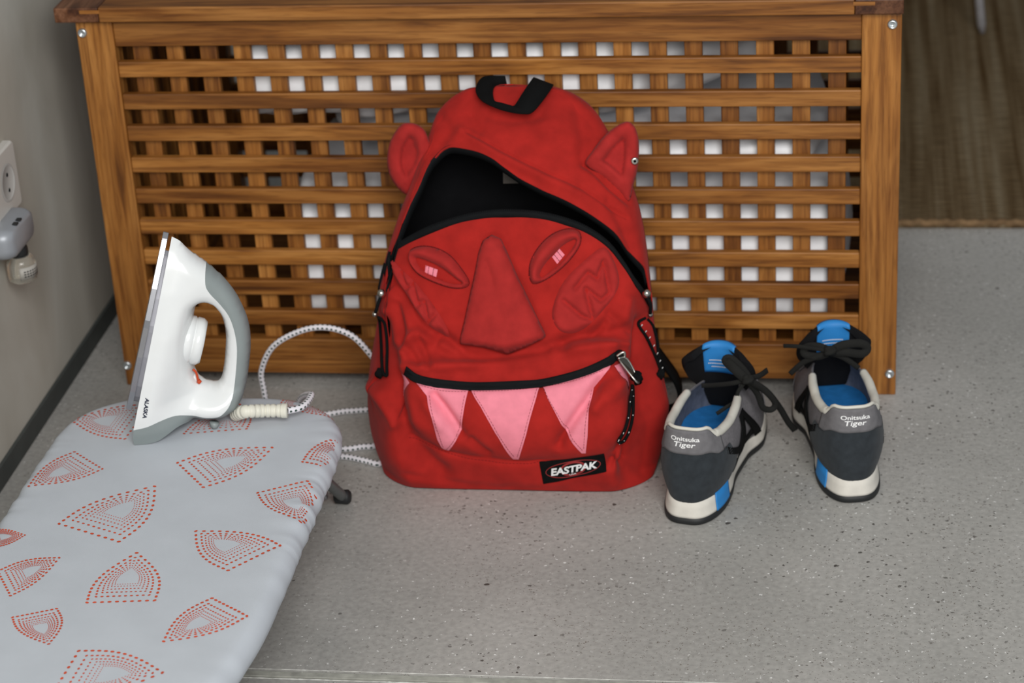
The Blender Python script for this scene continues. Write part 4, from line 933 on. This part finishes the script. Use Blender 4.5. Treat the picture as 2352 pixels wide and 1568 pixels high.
    over('heel_counter', -1.15, 1.15, lambda p: 0*p-.03, lambda p: np.interp(ab(p), [0, .6, 1.0, 1.15], [.71, .71, .74, .30]), .0016, M['suede_dark'], 60, 18)
    tab = over('heel_tab', -.80, .80, lambda p: np.interp(ab(p), [0, .5, .80], [.69, .69, .73]), lambda p: 0*p+1.0, .0022, M['suede_grey'], 50, 10, .0018)
    # dark trim and stripes along the sides
    for sg in (-1, 1):
        over('side_trim', sg*.86, sg*1.9, lambda p: np.interp(ab(p), [.86, 1.3, 1.9], [.60, .30, .10]), lambda p: np.interp(ab(p), [.86, 1.3, 1.9], [.74, .44, .26]), .0016, M['webbing'], 30, 5)
        for q0, q1 in ((1.15, 1.75), (1.42, 1.62), (1.95, 1.6)):
            tt_ = np.linspace(.04, .86, 16); pc_ = sg*(q0+(q1-q0)*tt_); A = surf(pc_-.055, tt_, .0022); B = surf(pc_+.055, tt_, .0022); ribbon('side_stripe', A, B, M['webbing'], S, .0012, local=True)
        over('toe_guard', sg*2.35, sg*3.1415, lambda p: 0*p-.02, lambda p: np.interp(ab(p), [2.35, 2.8, 3.1415], [.10, .28, .30]), .0016, M['suede_grey'], 24, 6)
        over('eyestay', sg*2.25, sg*2.85, lambda p: np.interp(ab(p), [2.25, 2.85], [.55, .45]), lambda p: 0*p+.99, .0016, M['suede_grey'], 18, 8)
    # padded cream collar on both sides, thinner over the tab
    for sg in (-1, 1):
        p = np.linspace(.54, 1.80, 40)*sg; r = rim(p); inn = np.stack([-r[:, 0], .06-r[:, 1], 0*p], 1); inn /= np.linalg.norm(inn, axis=1)[:, None]
        tube('collar', r+inn*.0012+np.array((0, 0, .0006)), np.interp(np.linspace(0, 1, 40), [0, .12, .8, 1], [.0022, .0050, .0052, .0045]), M['cream'], S, 12, local=True)
    p = np.linspace(-.60, .60, 40); r = rim(p); tube('tab_edge', r+np.array((0, .0012, .0006)), .0021, M['cream'], S, 10, local=True)
    # lining down to the insole
    def inner(t):
        r = rim(ph); c = np.array((0, .064, 0)); b = np.stack([r[:, 0]*np.interp(r[:, 1], [0, .1, .188], [.98, 1.08, 1.7]), r[:, 1], np.interp(r[:, 1], [0, .06, .12, .188], [.068, .066, .062, .050])], 1)
        q = r*(1-t)+b*t; k = math.sin(math.pi*t)*.003; d = q-c; d[:, 2] = 0; d /= np.linalg.norm(d, axis=1)[:, None]+1e-9; return q-d*.0028*(1 if t < .9 else 1)+d*k
    loft('lining', [inner(t) for t in np.linspace(0, 1, 10)], M['lining'], False)
    inn = inner(1.0); inn2 = inn*np.array((.985, 1, 1))+np.array((0, 0, .0018)); c = inn2.mean(0); v = [c-np.array((0, 0, .001))]+[c+(q-c)*.55-np.array((0, 0, .001)) for q in inn2]+list(inn2)
    f = [(0, 1+i, 1+(i+1) % NP) for i in range(NP)]+[(1+i, 1+NP+i, 1+NP+(i+1) % NP, 1+(i+1) % NP) for i in range(NP)]
    mesh('insole', v, f, M['blue'], S, local=True)
    # tongue: a wide padded flap curling towards the heel at its edges
    nu, nv = 25, 20; hwT = pchip([0, .3, .42, .58, .72, .86, .95, 1.0], [.020, .0235, .030, .0380, .0405, .0398, .0355, .027])
    def tng(u, v_, off=0.):
        x = u*hwT(v_); z = .056+.088*v_-.010*(abs(u)**3)*v_; y = .178-.046*v_+.024*v_*v_-.022*u*u*np.clip(v_*1.5-.5, .0, 1) - off; return np.array((x, y, z+off*.25))
    gu = np.sin(np.linspace(-1, 1, nu)*math.pi/2); v = [tng(a, b) for b in np.linspace(0, 1, nv) for a in gu]
    tg_ = solid(mesh('tongue', v, grid_faces(nv, nu), M['tongue'], S, local=True), .0075, 0); bevel(tg_, .003, 3)
    lx = np.linspace(-.0185, .0185, 12); lt = lambda x, b, o=.0046: tng(x/hwT(b), b, o); rows = [[lt(a, b) for a in lx] for b in np.linspace(.58, .985, 10)]+[[lt(a, .985)+np.array((0, .004, .0035)) for a in lx], [lt(a, .985)+np.array((0, .011, .0015)) for a in lx]]
    lb = solid(mesh('tongue_label', np.array(sum(rows, [])), grid_faces(12, 12), M['blue_lab'], S, local=True), .0008, 0)
    for zz_, w_ in ((.76, .0120), (.71, .0135), (.66, .010)):
        vt = []; ft = []
        for k in range(14):
            a0 = -w_+2*w_*k/14; a1 = a0+2*w_/14*.62; o_ = len(vt); vt += [lt(a0, zz_, .0054), lt(a1, zz_, .0054), lt(a1, zz_+.016, .0054), lt(a0, zz_+.016, .0054)]; ft.append((o_, o_+1, o_+2, o_+3))
        mesh('small_print', vt, ft, M['white_txt'], lb, False, local=True)
    # lettering on the heel tab
    for body_, x0_, x1_, t0_, t1_, bold, sh in (('Onitsuka', -.0155, .0155, .868, .925, .014, 0), ('Tiger', -.0115, .0115, .770, .855, .016, .15)):
        V, F_, _ = text_mesh(body_, bold, sh); xx_ = x0_+(x1_-x0_)*V[:, 0]; pp = np.sign(xx_)*np.arcsin((np.abs(xx_)/.0375)**(1/.6)); tv = t0_+(t1_-t0_)*V[:, 1]
        mesh('lettering', surf(pp, tv, .0036), F_, M['white_txt'], tab, False, local=True)
    # small emblem on the outer side of the counter
    for k, (pe, te) in enumerate(((-medial*.86, .34), (-medial*.97, .38))):
        a = np.linspace(0, 2*math.pi, 14, endpoint=False); mesh('emblem', surf(pe+.055*np.cos(a), te+.055*np.sin(a)*(1.2 if k == 0 else 1.5), .0026), [tuple(range(14))], M['suede_grey'], S, False, local=True)
    S['_med'] = medial
    bpy.context.view_layer.update()
    return S
def lace(S, pts, w=.0032, twist=(0, 0, 1), name='lace'):
    P = smooth_path(np.array(pts), 8); T = np.gradient(P, axis=0); T /= np.linalg.norm(T, axis=1)[:, None]+1e-9; tw = np.array(twist, float); A = np.cross(T, tw); n = np.linalg.norm(A, axis=1)[:, None]; A = np.where(n > .15, A/(n+1e-9), np.array((1., 0, 0)))
    inv = S.matrix_world.inverted(); loc = lambda Q: np.array([tuple(inv @ Vector(q)) for q in Q])
    return ribbon(name, loc(P-A*w), loc(P+A*w), M['lace'], S, .0018, local=True)
def knot(S, c, r):
    inv = S.matrix_world.inverted(); v = []
    for i in range(9):
        for j in range(12):
            th = math.pi*i/8; p_ = 2*math.pi*j/12; rr = r*(1+.25*math.sin(2*p_+3*th)); v.append(tuple(inv @ Vector(np.array(c)+rr*np.array((1.25*math.sin(th)*math.cos(p_), math.sin(th)*math.sin(p_), .85*math.cos(th))))))
    return mesh('lace_knot', v, grid_faces(9, 12, True), M['lace'], S, local=True)
Y3 = lambda *a: [at_y([p[:2]], p[2])[0] for p in a]
sh1 = build_shoe('sneaker', (.249, -.3085, 0), -math.radians(11.5), 1, 'grey sneaker with trailing black lace, standing next to the red backpack')
lace(sh1, Y3((1612,885,-.185),(1640,884,-.19),(1680,880,-.20),(1715,872,-.205)), .0026, (0, -1, .3))
lace(sh1, Y3((1715,872,-.205),(1690,850,-.205),(1668,828,-.195),(1680,826,-.19),(1705,850,-.198),(1722,876,-.205)), .0052, (0, -1, .3))
lace(sh1, Y3((1715,872,-.205),(1696,898,-.205),(1690,920,-.20),(1668,935,-.205),(1646,950,-.21)), .0021, (0, -1, .3), 'lace_end')
lace(sh1, Y3((1718,874,-.205),(1740,905,-.19),(1752,935,-.185),(1772,940,-.18),(1780,925,-.18),(1760,900,-.19),(1722,874,-.205)), .0034, (0, -1, .3))
lace(sh1, Y3((1720,872,-.205),(1760,898,-.19),(1790,935,-.165),(1810,968,-.150),(1826,988,-.140)), .0036, (0, -1, .3), 'lace_end')
lace(sh1, Y3((1722,868,-.20),(1745,862,-.185),(1762,850,-.165)), .003, (0, -1, .3))
knot(sh1, Y3((1718,872,-.206))[0], .0062)
sh2 = build_shoe('sneaker', (.4318, -.2535, 0), math.radians(10.3), -1, 'grey sneaker with lace tied in a bow, in front of the chest leg')
lace(sh2, Y3((1815,858,-.135),(1845,832,-.14),(1880,818,-.145),(1908,812,-.145),(1940,822,-.14),(1972,845,-.135)), .003, (0, -1, .3))
lace(sh2, Y3((1908,806,-.147),(1935,792,-.145),(1975,788,-.14),(1992,798,-.138),(1980,812,-.14),(1940,808,-.145),(1908,808,-.147)), .0046, (0, -1, .3))
lace(sh2, Y3((1908,806,-.147),(1880,795,-.145),(1852,797,-.14),(1848,812,-.14),(1878,818,-.144),(1908,808,-.147)), .0042, (0, -1, .3))
lace(sh2, Y3((1905,806,-.147),(1870,800,-.147),(1830,795,-.14),(1800,794,-.13)), .0022, (0, -1, .3), 'lace_end')
knot(sh2, Y3((1907,806,-.149))[0], .0066)

# ------------------------------------------------------------------ wall socket, plug-in freshener
XW = -.555
sock = thing('wall_socket', (XW, -.10, .32), 'white wall socket with round recess on the plaster wall', 'socket')
def rrect(cy_, cz_, hy, hz, r, n=6):
    out = []
    for sy, sz_, a0 in ((1, 1, 0), (-1, 1, 90), (-1, -1, 180), (1, -1, 270)):
        for k in range(n+1):
            a = math.radians(a0+90*k/n); out.append((cy_+sy*(hy-r)+r*math.cos(a), cz_+sz_*(hz-r)+r*math.sin(a)))
    return np.array(out)
def prism_x(name, q0, x0, q1, x1, mat, parent, extra=None, smooth=False):
    rings = [(q0, x0), (q1, x1)]+(extra or []); n = len(q0); v = np.concatenate([np.stack([np.full(n, x), q[:, 0], q[:, 1]], 1) for q, x in rings])
    o = mesh(name, v, grid_faces(len(rings), n, True)+[tuple(range(n))[::-1], tuple(range((len(rings)-1)*n, len(rings)*n))], mat, parent, smooth); return recalc(o)
SY, SZ = -.1220, .3245
prism_x('plate', rrect(SY, SZ, .040, .040, .005), XW, rrect(SY, SZ, .040, .040, .005), XW+.008, M['socket'], sock, [(rrect(SY, SZ, .038, .038, .004), XW+.0105)])
n_ = 36; a_ = np.linspace(0, 2*math.pi, n_, endpoint=False); circ = lambda r: np.stack([SY+.004+r*np.cos(a_), SZ+r*np.sin(a_)], 1)
M['socket_in'] = plain('socket_recess', (.50, .50, .48), .4, var=.02)
def cup():
    rings = [(circ(.0225), XW+.0112), (circ(.0205), XW+.0118), (circ(.0195), XW+.0112), (circ(.0188), XW+.0108)]; v = np.concatenate([np.stack([np.full(n_, x), q[:, 0], q[:, 1]], 1) for q, x in rings]); return mesh('recess', v, grid_faces(4, n_, True)+[tuple(range(3*n_, 4*n_))], M['socket_in'], sock)
cup()
for dz in (-.0095, .0095): lathe('pin_hole', [(.0025, 0), (.0024, .0004), (.0001, .0004)], (XW+.0110, SY+.004, SZ+dz), M['black'], sock, (1, 0, 0), 12)
fr = thing('plug_in_freshener', (XW, -.152, .24), 'silver plug-in air freshener with a small glass bottle under the socket', 'air freshener')
FY, FZ = -.152, .275
q = lambda k, dz=0: rrect(FY, FZ+dz, .044*k, .0185*k, .013*k, 6)
prism_x('housing', q(1), XW+.0005, q(1), XW+.020, M['silver_plastic'], fr, [(q(.96), XW+.026), (q(.86), XW+.032), (q(.7, .001), XW+.035)], True)
prism_x('housing_seam', rrect(FY, FZ-.0015, .0446, .0187, .013), XW+.0004, rrect(FY, FZ-.0015, .0446, .0187, .013), XW+.0045, M['rubber'], fr)
for k in range(4): box('vent_slot', (XW+.030+.0*k, FY-.012+.012*(k % 2), FZ+.0175-.004*(k//2)), (.006, .007, .0022), M['rubber'], fr, bw=.0005)
lathe('bottle_neck', [(.010, 0), (.0105, .004), (.0105, .010), (.009, .014)], (XW+.022, FY+.006, .244), M['rubber'], fr, (0, 0, 1), 20)
gm, N, L, b = new_mat('bottle_glass'); b.inputs['Transmission Weight'].default_value = .85; b.inputs['Roughness'].default_value = .05; b.inputs['Base Color'].default_value = (.92, .88, .78, 1); b.inputs['IOR'].default_value = 1.4
bo = lathe('bottle', [(.014, 0), (.0165, .002), (.017, .010), (.017, .022), (.014, .029), (.0095, .032)], (XW+.022, FY+.006, .214), gm, fr, (0, 0, 1), 28)
ang = np.linspace(-1.4, .9, 16); v = [(XW+.022+.0173*math.cos(a), FY+.006+.0173*math.sin(a), z) for z in (.220, .235) for a in ang]
bl_ = solid(mesh('bottle_label', v, grid_faces(2, 16), plain('pale_label', (.42, .40, .36), .6), bo), .0003, 0)
for zz_ in (.2290, .2260, .2230):
    v = []; f = []
    for k in range(9):
        a0 = -1.1+k*.2; o_ = len(v); v += [(XW+.022+.0177*math.cos(a), FY+.006+.0177*math.sin(a), z) for a, z in ((a0, zz_), (a0+.13, zz_), (a0+.13, zz_+.0016), (a0, zz_+.0016))]; f.append((o_, o_+1, o_+2, o_+3))
    mesh('label_print', v, f, M['blacktxt'], bl_, False)
